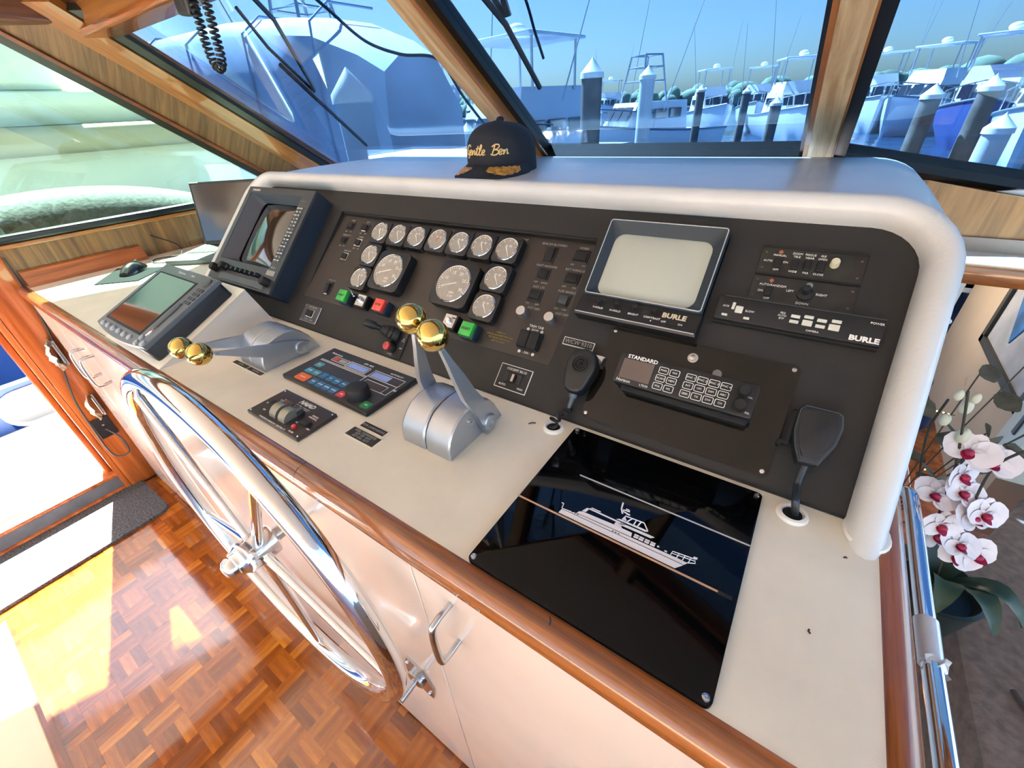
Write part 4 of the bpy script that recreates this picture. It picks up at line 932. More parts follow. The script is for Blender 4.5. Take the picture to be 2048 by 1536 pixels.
ln((-.0970, .3380), (-.1010, .3450), (-.1026, .3540), w=.001); ln((-.0990, .3418), (-.0900, .3408)); ln((-.0985, .3440), (-.0905, .3450)); poly([(-.0935, .3395), (-.0885, .3395), (-.0885, .3415), (-.0935, .3415)]); poly([(-.0960, .3460), (-.0915, .3462), (-.0915, .3478), (-.0960, .3476)])
ln((-.1628, .3075), (-.1644, .3152), (-.1670, .3148), w=.0006)
ln((-.0325, .3128), (-.0317, .3186), (-.0090, .3215), (-.0075, .3165), (-.0150, .3128), w=.0006); ln((-.0320, .3157), (-.0080, .3190), w=.0005)
for x_ in (-.026, -.020, -.014): ln((x_, .313), (x_+.001, .3200), w=.0005)
poly([(-.0110, .3215), (-.0070, .3218), (-.0070, .3245), (-.0110, .3240)])
obj('boat_drawing', b, PW, t, 0)
b = BM()
for x_ in (-.150, -.1465, -.143, -.098, -.0945, -.091): box(b, x_-cx, x_-cx+.002, .3082-cy, .3093-cy, zp+.0003, zp+.0005)
for p, q in (((-.1628, .3064), (-.0175, .3081)), ((-.144, .3101), (-.0300, .3129))): tube(b, [(p[0]-cx, p[1]-cy, zp+.0003), (q[0]-cx, q[1]-cy, zp+.0003)], .00035, 4)
obj('drawing_gaps', b, GBLK, t, 0)
b = BM(); tube(b, [(-.2204-cx, .2968-cy, zp), (.0192-cx, .2970-cy, zp)], .0014, 4); obj('brown_line', b, M('copper print', (170, 128, 98), .5), t, 0)
b = BM(); tube(b, [(-.1687-cx, .3690-cy, zp), (.0366-cx, .3693-cy, zp)], .0011, 4); obj('grey_line', b, M('silver print', (160, 160, 160), .5), t, 0)
b = BM(); box(b, .0195-cx, .0325-cx, .294-cy, .2985-cy, zp, zp+.0006); obj('tape_end', b, BLKM, t, 30)
# tiny crumbs on the counter
for x_, y_, a_, l_ in ((-.2855, .4345, .7, .012), (.098, .305, 1.9, .004), (-.109, .1835, -1.1, .008), (.123, .41, .3, .003)):
    b = BM(); tube(b, [(-l_/2, 0, .0012), (0, .0012, .0015), (l_/2, 0, .0012)], .0009, 5); o = obj('crumb', b, M('dark debris', (60, 46, 36), .7)); o.location = (x_, y_, ZC); o.rotation_euler = (0, 0, a_)
    tag(o, {-.2855: 'dark sliver of debris near the left grommet', .098: 'tiny crumb on the empty right part of the counter', -.109: 'dark hook-shaped crumb at the front edge of the acrylic cover', .123: 'tiny crumb right of the right grommet'}[x_], 'debris')

# ---- plotter wedge and chart plotter
SLW = math.atan2(.1, .223)
wd = thing('plotter_wedge', 'white laminate wedge stand under the chart plotter', 'stand', (-1.06, .19, ZC))
b = BM(); pr = [(0, 0), (.262, 0), (.223, .100)]
loft(b, [[Vector((x, p[0], p[1])) for p in pr] for x in (-.325, 0)]); obj('wedge', b, M('white grey laminate', (206, 202, 198), .35, coat=.3), wd, 0)
b = BM(); loft(b, [[Vector((x, p[0], p[1])) for p in ((0, .0005), (.223, .1005), (.2225, .1020), (-.001, .002))] for x in (-.326, .001)]); obj('top_laminate', b, LAM, wd, 0)
t = thing('chart_plotter', 'grey chart plotter with dark screen on white wedge', 'chart plotter', Vector((-1.219, .19+.119*math.cos(SLW)-.001, ZC+.119*math.sin(SLW)+.0025)), (SLW, 0, 0))
b = BM(); prism(b, rrect(-.139, .139, -.105, .105, .010, 4), 0, .038, bev=.003); obj('housing', b, M('dark navy plastic', (26, 30, 40), .4), t, 30)
fr = spline([(-.141, -.100, 0), (-.07, -.109, 0), (0, -.112, 0), (.07, -.109, 0), (.141, -.100, 0)], 5)
P = [(p.x, p.y) for p in fr] + [(.141, .106), (-.141, .106)]
b = BM(); prism(b, P, .034, .044, bev=.0025); obj('front_bezel', b, MGREY, t, 30)
b = BM(); box(b, -.122, .085, -.082, .080, .0435, .0452, .001, 1); obj('screen_frame', b, BLKM, t, 30)
b = BM(); box(b, -.112, .080, -.076, .076, .0445, .0458, .0005, 1); obj('screen', b, LCD, t, 30)
for k in range(6):
    b = BM(); lathe(b, [(0, .043), (.0068, .043), (.0062, .0475), (.004, .0492), (0, .0495)], 16, Matrix.Translation((-.101+.0324*k, -.0955, 0))); obj('soft_key', b, M('light grey key', (150, 158, 162), .35), t)
for x_, y_, r_ in ((.104, -.098, .006), (.1045, -.084, .0062), (.129, -.093, .0072)):
    b = BM(); lathe(b, [(0, .043), (r_, .043), (r_*.9, .0475), (0, .049)], 16, Matrix.Translation((x_, y_, 0))); obj('round_key', b, MATS['light grey key'], t)
for j in range(4):
    for i in range(3):
        b = BM(); box(b, .108+.0105*i, .1165+.0105*i, .022+.0125*j, .031+.0125*j, .043, .0468, .0012, 1); obj('key', b, DGREY, t, 30)
b = BM(); lathe(b, [(0, .043), (.013, .043), (.012, .047), (0, .0475)], 22, Matrix.Translation((.119, .087, 0))); obj('cursor_pad', b, DGREY, t)
b = BM(); box(b, .102, .116, -.052, .010, .043, .0465, .001, 1); box(b, .104, .114, .011, .020, .043, .0475, .001, 1); obj('card_door', b, DGREY, t, 30)
b = BM(); lathe(b, [(0, .043), (.008, .043), (.0075, .0465), (0, .047)], 18, Matrix.Translation((.112, -.066, 0)) @ Matrix.Diagonal((.8, 1.5, 1, 1))); obj('maker_badge', b, CHROME, t)
b = BM(); txt(b, 'Raymarine', .0095, -.022, .0932, .0442); txt(b, 'RL80C', .006, .035, .0932, .0442); obj('lettering', b, M('pale print', (190, 194, 190), .5), t, 0)
# ---- laptop, mouse pad, mouse, board, cable
LPA = math.atan2(.712-.548, -1.9946+1.9619)      # line of the keyboard's left side in plan
t = thing('laptop', 'open black laptop behind the chart plotter', 'laptop', (-2.085, .735, ZC), (0, 0, R(33)))
b = BM(); box(b, 0, .36, -.235, 0, 0.0, .018, .003, 2); obj('base', b, DGREY, t, 30)
b = BM(); box(b, .02, .34, -.145, -.02, .0178, .0186); obj('keyboard_well', b, BLKM, t, 30)
b = BM()
for j in range(6):
    for i in range(15): box(b, .023+.021*i, .041+.021*i, -.040-.0195*j, -.0235-.0195*j, .018, .0205)
obj('keyboard', b, M('worn laptop keys', (70, 76, 74), .4), t, 30)
b = BM(); box(b, .13, .23, -.225, -.16, .0178, .0186); obj('touchpad', b, MGREY, t, 30)
ML = Matrix.Translation((0, .0, .016)) @ Matrix.Rotation(R(-14), 4, 'X')
b = BM(); box(b, 0, .36, .0, .008, 0, .235, .003, 1, ML); obj('lid', b, BLK, t, 30)
b = BM(); box(b, .010, .35, -.0008, .002, .014, .225, M=ML); obj('screen', b, M('laptop screen', (14, 17, 16), .12, coat=.6), t, 30)
t = thing('mouse_pad', 'grey mouse pad on the sunlit counter corner', 'mouse pad', (-2.0, .43, ZC))
b = BM(); pts = [(.048, -.112), (.150, -.02), (.06, .10), (-.105, .0)]; prism(b, pts, 0, .003); obj('pad', b, M('charcoal fabric pad', (40, 42, 44), .95, spec=.1), t, 30)
t = thing('computer_mouse', 'black computer mouse on the grey mouse pad', 'mouse', (-1.985, .447, ZC+.003), (0, 0, R(40)))
b = BM(); rings = []
for k in range(9):
    u = k/8; w = .029*math.sin(PI*min(1, .12+u*.80))**.5; h = .034*math.sin(PI*(.10+.80*u))**.8; y_ = -.055+.11*u
    rings.append([Vector((w*math.cos(PI*j/12), y_, h*math.sin(PI*j/12))) for j in range(13)])
loft(b, rings, True, True); obj('shell', b, M('glossy mouse plastic', (30, 31, 32), .18, coat=.8), t, 50)
b = BM(); box(b, -.003, .003, .02, .034, .024, .034, .002, 1); obj('wheel', b, RUB, t, 30)
t = thing('wooden_rail', 'loose varnished wooden rail lying against the side wall', 'board', (-2.165, .37, ZC))
b = BM(); loft(b, [[Vector((-.028, y_, 0)), Vector((.012, y_, 0)), Vector((.012, y_, .012)), Vector((-.010, y_, .048)), Vector((-.026, y_, .052))] for y_ in (-.175, .178)]); obj('rail', b, WOOD('loose rail wood', (120, 56, 24), (176, 98, 48), (40, 3, 40), .3, .6), t, 20)
b = BM(); tube(b, spline([(-2.19, .60, .975), (-2.15, .66, .93), (-2.05, .63, .91), (-2.00, .56, .904), (-2.06, .53, .903), (-2.10, .56, .904), (-2.06, .63, .904), (-2.03, .69, .906)], 8), .0022, 6)
tag(obj('laptop_cable', b, RUB), 'thin black cable looping from the side wall to the laptop', 'cable')

# ---- dark cap on the hood
CZ = 1.1965
t = thing('baseball_cap', 'navy baseball cap with gold script lettering on the hood', 'cap', (-.650, .905, CZ), (0, 0, R(9)))
def crown(th, h, out=0.0):
    # th: 0 = +x, -90deg = front (towards the wheel)
    fr_ = max(0, -math.sin(th)); rx, ry = .078, .090
    rho = (1-h**(3.6+1.4*fr_))**(1/2.3) if h < 1 else 0
    rho *= 1+.03*math.sin(h*PI)*fr_
    return Vector(((rx*rho+out)*math.cos(th), (ry*rho+out)*math.sin(th), .104*h*(1-.03*(1-fr_)*h)))
b = BM(); rings = []
for k in range(19):
    h = (k/18)**.8; rings.append([crown(2*PI*j/48, min(h, .9995)) for j in range(48)])
loft(b, rings, True, False); NVF = M('navy cap cloth', (22, 27, 37), .8, bump=(500, .25), var=(20, .12)); obj('crown', b, NVF, t, 60)
b = BM(); ball(b, (0, 0, .104), .009, 14, 8, 1, 1, .7); obj('top_button', b, NVF, t)
def billp(u, v, z):
    a = R(-170+160*u); e = crown(a, .01); L = .066*math.sin(PI*u)**.7
    d = Vector((math.cos(a)*.55, math.sin(a), 0))
    p = e+d*L*v; p.z = .013-.020*((u-.5)*2)**2*v-.010*v*v+z+.006*(1-v); p.z = max(p.z, z+.0005); return p
b = BM(); N = 20
top = [[billp(.02+.96*i/N, j/6, .003) for j in range(7)] for i in range(N+1)]; bot = [[billp(.02+.96*i/N, j/6, 0) for j in range(7)] for i in range(N+1)]
loft(b, [a_+c_[::-1] for a_, c_ in zip(top, bot)]); obj('bill', b, NVF, t, 50)
b = BM()
GOLD = M('gold embroidery', (176, 124, 44), .5, var=(90, .3), bump=(300, .6))
for u0 in (.16, .58):
    L = []
    for i in range(15):
        u = u0+.27*i/14
        L.append([billp(u, .30+.62*(j/4)*(.55+.45*math.sin(PI*i/14)), .0042+.0012*math.sin(i*2.3+j*2)) for j in range(5)])
    loft(b, L, False, False)
obj('bill_embroidery', b, GOLD, t, 50)
# script lettering as embroidered strokes: (x,y) in letter units
ST = {
 'G': [[(.62, .80), (.50, .98), (.30, .95), (.14, .70), (.10, .35), (.22, .06), (.42, .04), (.56, .22), (.60, .42)], [(.42, .42), (.62, .42), (.58, .10), (.50, -.22), (.34, -.28)]],
 'e': [[(0, .22), (.20, .26), (.30, .40), (.22, .52), (.08, .44), (.06, .16), (.18, .02), (.36, .12)]],
 'n': [[(0, .30), (.10, .46), (.10, .02), (.20, .36), (.34, .48), (.38, .34), (.38, .08), (.52, .10)]],
 't': [[(0, .10), (.14, .50), (.20, .92), (.14, .30), (.16, .04), (.34, .10)], [(.02, .64), (.36, .68)]],
 'l': [[(0, .10), (.22, .60), (.24, .95), (.12, .90), (.10, .20), (.18, .02), (.34, .12)]],
 'B': [[(.16, -.02), (.24, .50), (.32, .96)], [(.06, .78), (.30, .98), (.62, .96), (.68, .74), (.50, .56), (.30, .52), (.58, .46), (.70, .24), (.54, .04), (.26, .0), (.02, .10)]]}
seq = [('G', 0), ('e', .60), ('n', .94), ('t', 1.44), ('l', 1.76), ('e', 2.08), ('B', 2.92), ('e', 3.60), ('n', 3.96)]
b = BM()
for ch, x0_ in seq:
    for st in ST[ch]:
        pp = spline([(x0_+p[0]+.16*p[1], p[1], 0) for p in st], 5); L = []
        for p in pp:
            th_ = R(-90) + (p.x-2.25)*.0285/.092; h_ = .40+p.y*.19
            L.append(crown(th_, h_, .0012))
        tube(b, L, .0015, 5)
obj('script_lettering', b, M('gold thread', (206, 176, 120), .55), t, 60)

# ================================================================== AROUND THE CONSOLE
t = thing('power_outlet', 'black power outlet plate on the mahogany door post', 'outlet', (XL+.0005, .1305, .316), (PI/2, 0, PI/2))
b = BM(); box(b, -.029, .029, -.046, .046, 0, .006, .0015, 1); obj('plate', b, BLK, t, 30)
b = BM(); lathe(b, [(0, .005), (.011, .005), (.011, .009), (0, .010)], 18, Matrix.Translation((0, -.008, 0))); obj('plug', b, BLK, t)
b = BM(); box(b, -.004, .004, .008, .016, .006, .0085); obj('socket_pin', b, STEEL, t, 30)
b = BM(); tube(b, spline([(XL+.008, .185, 1.0), (XL+.012, .182, .90), (XL+.012, .165, .72), (XL+.010, .125, .55), (XL+.012, .105, .45), (XL+.012, .098, .33), (XL+.02, .095, .22), (XL+.035, .11, .185), (XL+.05, .145, .195), (XL+.05, .150, .26), (XL+.03, .135, .305), (XL+.01, .130, .308)], 8), .0035, 8)
tag(obj('charging_cable', b, M('dark grey cord', (50, 48, 50), .5)), 'dark cord running down the door post to the outlet', 'cord')
MATM = M('charcoal carpet mat', (66, 68, 72), .95, var=(160, .45), bump=(120, 1.0))
b = BM(); prism(b, rrect(-2.215, -1.905, -1.5, .125, .03, 5), 0, .012, bev=.003); tag(obj('door_mat', b, MATM), 'charcoal carpet mat inside the side door, half in sunlight', 'mat')
FILM = M('clear wrap film', (226, 218, 200), .10, coat=1.0)
for x_, z_, lab in ((-2.175, .66, 'upper'), (-2.185, .42, 'lower')):
    t = thing('wrapped_hinge', '%s door hinge wrapped in crumpled clear film on the post' % lab, 'hinge', (x_, .158, z_), (0, 0, R(-20)), 'film wrapped hinges')
    b = BM(); cyl(b, (0, 0, -.05), (0, 0, .05), .006, .006, 12); box(b, -.018, .018, -.004, 0, -.04, .04, .001, 1); obj('hinge', b, STEEL, t)
    b = BM(); rnd = random.Random(int(z_*100)); V = []
    for i in range(9):
        V.append([Vector((-.032+.010*j+rnd.uniform(-.004, .004), -.012-.024*math.sin(PI*i/8)*math.sin(PI*j/7)+rnd.uniform(-.006, .006), -.06+.014*i+rnd.uniform(-.004, .004))) for j in range(8)])
    loft(b, V, False, False); obj('crumpled_film', b, FILM, t, 25)
# overhead microphone clip and coiled cord loop
t = thing('overhead_microphone', 'black microphone on the header with hanging coiled cord loop', 'microphone', (-1.34, .672, 1.60))
b = BM(); box(b, -.030, .030, -.034, -.004, -.058, .09, .008, 3, Matrix.Rotation(R(6), 4, 'Y')); obj('body', b, BLK, t)
b = BM(); coil(b, [(.030, -.02, .06), (.035, -.02, .0), (.030, -.02, -.06), (.022, -.02, -.11), (.030, -.02, -.152), (.052, -.02, -.160), (.070, -.02, -.140), (.080, -.02, -.09), (.090, -.02, -.03), (.096, -.02, .05)], 44, .0085, .0028, 5, 9); obj('coiled_cord', b, RUB, t)

# ================================================================== RIGHT OF THE HELM (companionway)
UPH = M('grey brown upholstery', (122, 108, 98), .9, bump=(160, .5), var=(60, .12))
t = thing('settee', 'grey brown upholstered settee right of the counter', 'settee', (.40, .6, 0))
b = BM(); prism(b, [(.0, .22), (.174, .60), (1.2, .60), (1.2, -1.2), (.03, -1.2)], .02, .50, bev=.012); obj('base', b, UPH, t, 30)
b = BM(); tube(b, spline([(.06, .06, .505), (.09, -.05, .508), (.07, -.25, .506), (.10, -.6, .506)], 6), .004, 6); obj('piping', b, M('dark piping', (70, 58, 54), .8), t)
t = thing('white_locker', 'pale locker side beside the stair wall', 'locker', (.56, 1.26, .5))
b = BM(); box(b, -.03, .30, -.02, .10, 0, .40, .006); obj('side', b, M('pale green white laminate', (206, 214, 204), .4), t)
b = BM(); box(b, -.034, -.028, .03, .045, .10, .22, .002); obj('latch_slot', b, DGREY, t)
# picture
t = thing('framed_picture', 'dark framed picture with blue diamond motif on stair wall', 'picture', (XR-.001, 1.74, .76))
b = BM()
for y0, y1, z0, z1 in ((-.25, .25, -.21, -.185), (-.25, .25, .185, .21), (-.25, -.225, -.21, .21), (.225, .25, -.21, .21)): box(b, -.016, 0, y0, y1, z0, z1)
obj('frame', b, M('dark picture frame', (52, 50, 46), .5), t, 30)
b = BM(); box(b, -.006, 0, -.226, .226, -.186, .186); obj('mat_board', b, M('grey mat board', (160, 162, 166), .6, var=(12, .1)), t, 30)
b = BM(); prism(b, [(0, -.13), (.10, 0), (.03, .12), (-.10, .03)], 0, .003, Matrix(((0, 0, -1, -.006), (1, 0, 0, .05), (0, 1, 0, 0), (0, 0, 0, 1)))); obj('motif', b, M('blue motif', (36, 96, 150), .5, var=(20, .3)), t, 0)
# blue armchair, white cushion seen through the stair opening
t = thing('blue_armchair', 'dark blue padded armchair below behind the hood', 'armchair', (.50, 2.62, -.24))
b = BM(); box(b, -.45, .28, -.05, .6, 0, .62, .05, 3); obj('seat', b, M('navy upholstery', (22, 34, 66), .8, bump=(200, .4)), t)
b = BM(); box(b, -.45, .30, .5, .66, .3, 1.02, .05, 3); obj('backrest', b, MATS['navy upholstery'], t)
t = thing('rope_ring', 'white oval rope ring on the dark blue armchair', 'ring', (.575, 2.56, .395)); b = BM(); tube(b, [(.055*math.cos(2*PI*k/24), -.012, .018*math.sin(2*PI*k/24)) for k in range(24)], .006, 6, True); obj('ring', b, WPL, t)
t = thing('white_board', 'white rectangular board under the shelf beside the padded hood', 'board', (.33, 1.45, .80)); b = BM(); box(b, -.15, .02, 0, .02, -.03, .12, .003); obj('panel', b, WPL, t)
# fairy lights
FL = M('warm fairy light', (255, 190, 90), .4, emis=9.0)
for k, p in enumerate(((.4149, 1.6, .448), (.4288, 1.6, .4474), (.4437, 1.6, .4469), (.4764, 1.6, .4494), (.4918, 1.6, .4493), (.504, 1.6, .4481))):
    b = BM(); ball(b, (0, 0, 0), .0022, 8, 6); o = obj('fairy_light', b, FL); o.location = p; tag(o, 'tiny warm bulb, %s in the upper string of fairy lights' % ('leftmost', 'second from left', 'third from left', 'third from right', 'second from right', 'rightmost')[k], 'light', 'upper fairy lights')
for k, p in enumerate(((.2942, 1.0, .635), (.3038, 1.0, .6339), (.3324, 1.0, .6338))):
    b = BM(); ball(b, (0, 0, 0), .0014, 8, 6); o = obj('fairy_light', b, FL); o.location = p; tag(o, 'tiny warm bulb, %s of the lower three beside the trim' % ('leftmost', 'middle', 'rightmost')[k], 'light', 'lower fairy lights')
b = BM(); tube(b, [(.38, 1.602, .447), (.45, 1.603, .445), (.52, 1.602, .447)], .001, 5); tag(obj('light_wire', b, BLKM), 'thin dark wire of the upper fairy lights', 'wire')
t = thing('added_fill_lamp', 'small warm fill lamp added out of view in the companionway', 'lamp', (.26, 2.15, .80))  # added behind the hood, out of view, to brighten the stair wall
b = BM(); ball(b, (0, 0, 0), .02, 12, 8); obj('globe', b, M('fill lamp globe', (255, 206, 150), .4, emis=4.0), t)
b = BM(); cyl(b, (0, 0, .015), (0, 0, .14), .006, .006, 8); obj('stem', b, STEEL, t)
ld = bpy.data.lights.new('added_fill_light', 'POINT'); ld.energy = 5.0; ld.color = (1.0, .82, .62); ld.shadow_soft_size = .03; lo = bpy.data.objects.new('added_fill_light', ld); COL.objects.link(lo); lo.parent = t; lo.location = (0, -.05, 0)
# orchid
t = thing('orchid', 'white orchid with crimson lips in a dark pot', 'orchid', (.33, .72, .5))
O0 = Vector((.33, .72, .5))
b = BM(); lathe(b, [(0, 0), (.05, 0), (.06, .06), (.068, .11), (.062, .112), (.055, .09), (0, .09)], 24); obj('pot', b, M('dark green pot', (30, 40, 38), .4), t)
STM = M('orchid stem', (52, 48, 34), .6)
def opt(px): return Vector(px)-O0
stems = [[(.32, .70, .60), (.285, .69, .70), (.262, .67, .80), (.245, .66, .88), (.222, .655, .96), (.21, .655, 1.0)], [(.33, .70, .60), (.30, .68, .72), (.285, .665, .82), (.275, .66, .90), (.29, .65, .95)], [(.325, .72, .60), (.27, .72, .72), (.235, .715, .82), (.215, .71, .90), (.212, .70, .96)]]
for s_ in stems:
    b = BM(); tube(b, [p-O0 for p in spline(s_, 6)], .0016, 6); obj('stem', b, STM, t)
PET = M('white petals', (222, 214, 216), .6, var=(40, .04)); LIP = M('crimson lip', (158, 22, 62), .5)
pet = BM()
def petal(bm, ang, L, w, up):
    V = []
    for i in range(6):
        u = i/5; ww = w*math.sin(PI*min(1, .12+.83*u))**.7
        V.append([Matrix.Rotation(ang, 3, 'Z') @ Vector((u*L, ww*(j-2)/2, up*u*u*L+.15*L*abs((j-2)/2)**2*(1-u))) for j in range(5)])
    loft(bm, V, False, False)
for a_, L_, w_ in ((90, .021, .010), (210, .021, .0095), (330, .021, .0095), (15, .025, .0155), (165, .025, .0155)): petal(pet, R(a_), L_, w_, .12)
bl0 = obj('blossom', pet, PET, t, 60, False); pet_me = bl0.data
lip = BM(); petal(lip, R(-90), .010, .006, .9); ball(lip, (0, -.002, .004), .0045, 10, 6)
lp0 = obj('lip', lip, LIP, bl0, 60, False)
fl = [(.2709, .66, .9062), (.245, .655, .918), (.2441, .66, .8298), (.2658, .66, .8474), (.2648, .65, .7893), (.2865, .655, .8143), (.2975, .66, .823), (.2934, .65, .7641), (.3183, .66, .7479), (.2724, .665, .7547), (.305, .66, .735), (.256, .665, .872)]
rnd = random.Random(3)
for k, p in enumerate(fl):
    o = bl0 if k == 0 else bl0.copy()
    if k:
        COL.objects.link(o); o.parent = t; l_ = lp0.copy(); COL.objects.link(l_); l_.parent = o
    o.location = Vector(p)-O0; o.rotation_euler = (R(62+rnd.uniform(-25, 20)), R(rnd.uniform(-25, 25)), R(rnd.uniform(-25, 55))); o.scale = (1.15,)*3
for p, r_ in (((.2082, .66, .951), .007), ((.2218, .66, .9895), .006), ((.2051, .655, .992), .006), ((.219, .66, .975), .008), ((.232, .66, .934), .009)):
    b = BM(); ball(b, (0, 0, 0), r_, 10, 8, .8, .8, 1.3); o = obj('bud', b, M('pale bud', (196, 196, 172), .6), t); o.location = Vector(p)-O0
LEAF = M('dark green leaf', (40, 62, 40), .45)
for a_, L_ in ((200, .10), (260, .09), (330, .10), (60, .10), (120, .10), (-60, .10)):
    V = []
    for i in range(9):
        u = i/8; L_ = L_; w = .018*math.sin(PI*min(1, .1+.88*u))**.6
        V.append([Matrix.Rotation(R(a_), 3, 'Z') @ Vector((u*L_, w*(j-1), .10+.09*math.sin(u*2.0)-.05*u*u+.006*(j-1)**2)) for j in range(3)])
    b = BM(); loft(b, V, False, False); obj('leaf', b, LEAF, t, 60)
# dry twigs and grey leaves behind
t = thing('dried_arrangement', 'dark dried leaves and twigs behind the orchid', 'plant', (.30, .95, .45)); D0 = Vector((.30, .95, .45)); rnd = random.Random(5)
for k in range(9):
    e = Vector((rnd.uniform(-.06, .16), rnd.uniform(-.05, .12), rnd.uniform(.25, .50))); b = BM(); P = spline([(0, 0, 0), (e.x*.3, e.y*.4, e.z*.45), tuple(e)], 6); tube(b, P, .0013, 5); obj('twig', b, STM, t)
    for q in range(3):
        b = BM(); V = []; L_ = rnd.uniform(.035, .06)
        for i in range(5):
            u = i/4; w = L_*.36*math.sin(PI*min(1, .12+.84*u)); V.append([Vector((u*L_, w*(j-1), .2*L_*u*u)) for j in range(3)])
        loft(b, V, False, False); o = obj('leaf', b, M('dry grey leaf', (84, 80, 66), .8, var=(50, .2)), t, 60); o.location = P[-1-2*q]; o.rotation_euler = (rnd.uniform(-1, 1), rnd.uniform(-1, 1), rnd.uniform(0, 6))

t = thing('seat_platform', 'low cream platform with dark edge at the lower left corner', 'platform', (-1.30, -.66, 0))
b = BM(); box(b, -.5, .45, -.60, .275, 0, .045, .006); obj('top', b, M('cream platform laminate', (226, 206, 180), .5), t)
b = BM(); box(b, -.5, .45, .275, .284, 0, .040); obj('dark_edge', b, DKW, t)
# ================================================================== OUTSIDE: MARINA
SEA = -1.5
wm = bpy.data.materials.new('harbour water'); wm.use_nodes = True; wt = wm.node_tree; wb = wt.nodes['Principled BSDF']
wb.inputs['Base Color'].default_value = lin((38, 66, 92)); wb.inputs['Roughness'].default_value = .12
wn = wt.nodes.new('ShaderNodeTexNoise'); wn.inputs['Scale'].default_value = .8; wn.inputs['Detail'].default_value = 5; wc = wt.nodes.new('ShaderNodeTexCoord'); wbp = wt.nodes.new('ShaderNodeBump'); wbp.inputs['Strength'].default_value = .5; wbp.inputs['Distance'].default_value = .25
wt.links.new(wc.outputs['Object'], wn.inputs['Vector']); wt.links.new(wn.outputs[0], wbp.inputs['Height']); wt.links.new(wbp.outputs[0], wb.inputs['Normal'])
b = BM(); box(b, -600, 600, -300, 900, SEA-.1, SEA); struct(obj('water', b, wm), 'calm blue harbour water')
GEL = M('white gelcoat', (236, 238, 240), .25, coat=.4); WIN = M('boat window', (30, 40, 54), .08, coat=1); BLUEC = M('blue canvas', (40, 70, 130), .7)
def boat(label, x, y, head, L, beam, free, hullmat=GEL, cab=1, fly=1, tower=0, top=1, grp=None):
    t = thing('moored_boat', label, 'boat', (x, y, SEA), (0, 0, R(head)))
    def sec(u):
        w = beam/2*(1-max(0, (u-.45)/.55)**2.2); h = free*(1+.45*u*u); xx = -L/2+L*u
        rake = L*.07*max(0, (u-.6)/.4)**2
        return [Vector((xx-rake, 0, -.3)), Vector((xx-rake*.6, w*.62, 0)), Vector((xx, w*.9, h*.5)), Vector((xx+rake*.5, w, h)), Vector((xx+rake*.5, -w, h)), Vector((xx, -w*.9, h*.5)), Vector((xx-rake*.6, -w*.62, 0))]
    b = BM(); loft(b, [sec(min(.985, k/12)) for k in range(13)]); obj('hull', b, hullmat, t, 35)
    b = BM(); tube(b, [sec(min(.985, k/12))[3]+Vector((0, .02, .03)) for k in range(13)], .05, 6); tube(b, [sec(min(.985, k/12))[4]+Vector((0, -.02, .03)) for k in range(13)], .05, 6); obj('rub_rail', b, ALU, t)
    def house(x0, x1, w, z0, z1, rk0, rk1, mat, nm):
        b = BM(); loft(b, [[Vector((x0, -w, z0)), Vector((x1, -w*.85, z0)), Vector((x1, w*.85, z0)), Vector((x0, w, z0))], [Vector((x0+rk0, -w*.9, z1)), Vector((x1-rk1, -w*.72, z1)), Vector((x1-rk1, w*.72, z1)), Vector((x0+rk0, w*.9, z1))]]); return obj(nm, b, mat, t, 20)
    hb = free*1.12
    if cab:
        house(-L*.22, L*.22, beam*.40, hb-.2, hb+1.15, .1, .9, GEL, 'cabin')
        for sy in (-1, 1):
            for k in range(3):
                b = BM(); x0 = -L*.17+k*L*.105; y_ = sy*(beam*.365-.012*k); box(b, x0, x0+L*.085, y_-.06, y_+.06, hb+.45, hb+.85, .03, 1); obj('window', b, WIN, t, 30)
        for k in range(3):
            b = BM(); yy = (k-1)*beam*.2; loft(b, [[Vector((L*.22-.28, yy-beam*.085, hb+.42)), Vector((L*.22-.28, yy+beam*.085, hb+.42)), Vector((L*.22-.66, yy+beam*.08, hb+.95)), Vector((L*.22-.66, yy-beam*.08, hb+.95))], [Vector((L*.22-.2, yy-beam*.085, hb+.45)), Vector((L*.22-.2, yy+beam*.085, hb+.45)), Vector((L*.22-.58, yy+beam*.08, hb+.98)), Vector((L*.22-.58, yy-beam*.08, hb+.98))]]); obj('windshield', b, WIN, t, 30)
    zt = hb+1.15
    if fly:
        house(-L*.18, L*.12, beam*.34, zt, zt+.55, 0, .3, GEL, 'flybridge'); zt += .55
    if top:
        b = BM(); box(b, -L*.17, L*.10, -beam*.36, beam*.36, zt+1.15, zt+1.25, .04, 2); obj('hardtop', b, GEL, t, 30)
        for sx in (-L*.14, L*.07):
            for sy in (-1, 1): b = BM(); cyl(b, (sx, sy*beam*.31, zt-.1), (sx, sy*beam*.31, zt+1.2), .04, .04, 8); obj('post', b, ALU, t)
        b = BM(); ball(b, (0, 0, zt+1.42), .28, 16, 8, 1, 1, .6); obj('radar_dome', b, GEL, t)
    if tower:
        for sx in (-.7, .7):
            for sy in (-.7, .7): b = BM(); cyl(b, (sx, sy*1.2, zt), (sx*.7, sy*.7, zt+tower), .045, .045, 8); obj('tower_leg', b, ALU, t)
        for f in (.45, .75, 1.0):
            b = BM(); s_ = .7*(1-.3*f); q = .84*(1-.42*f); tube(b, [(s_, q, zt+tower*f), (-s_, q, zt+tower*f), (-s_, -q, zt+tower*f), (s_, -q, zt+tower*f)], .04, 6, True); obj('tower_hoop', b, ALU, t)
    for sy in (-1, 1):
        b = BM(); cyl(b, (-.2, sy*beam*.42, zt-.4), (-L*.18, sy*beam*.62, zt+4.5), .025, .012, 6); obj('antenna', b, ALU, t)
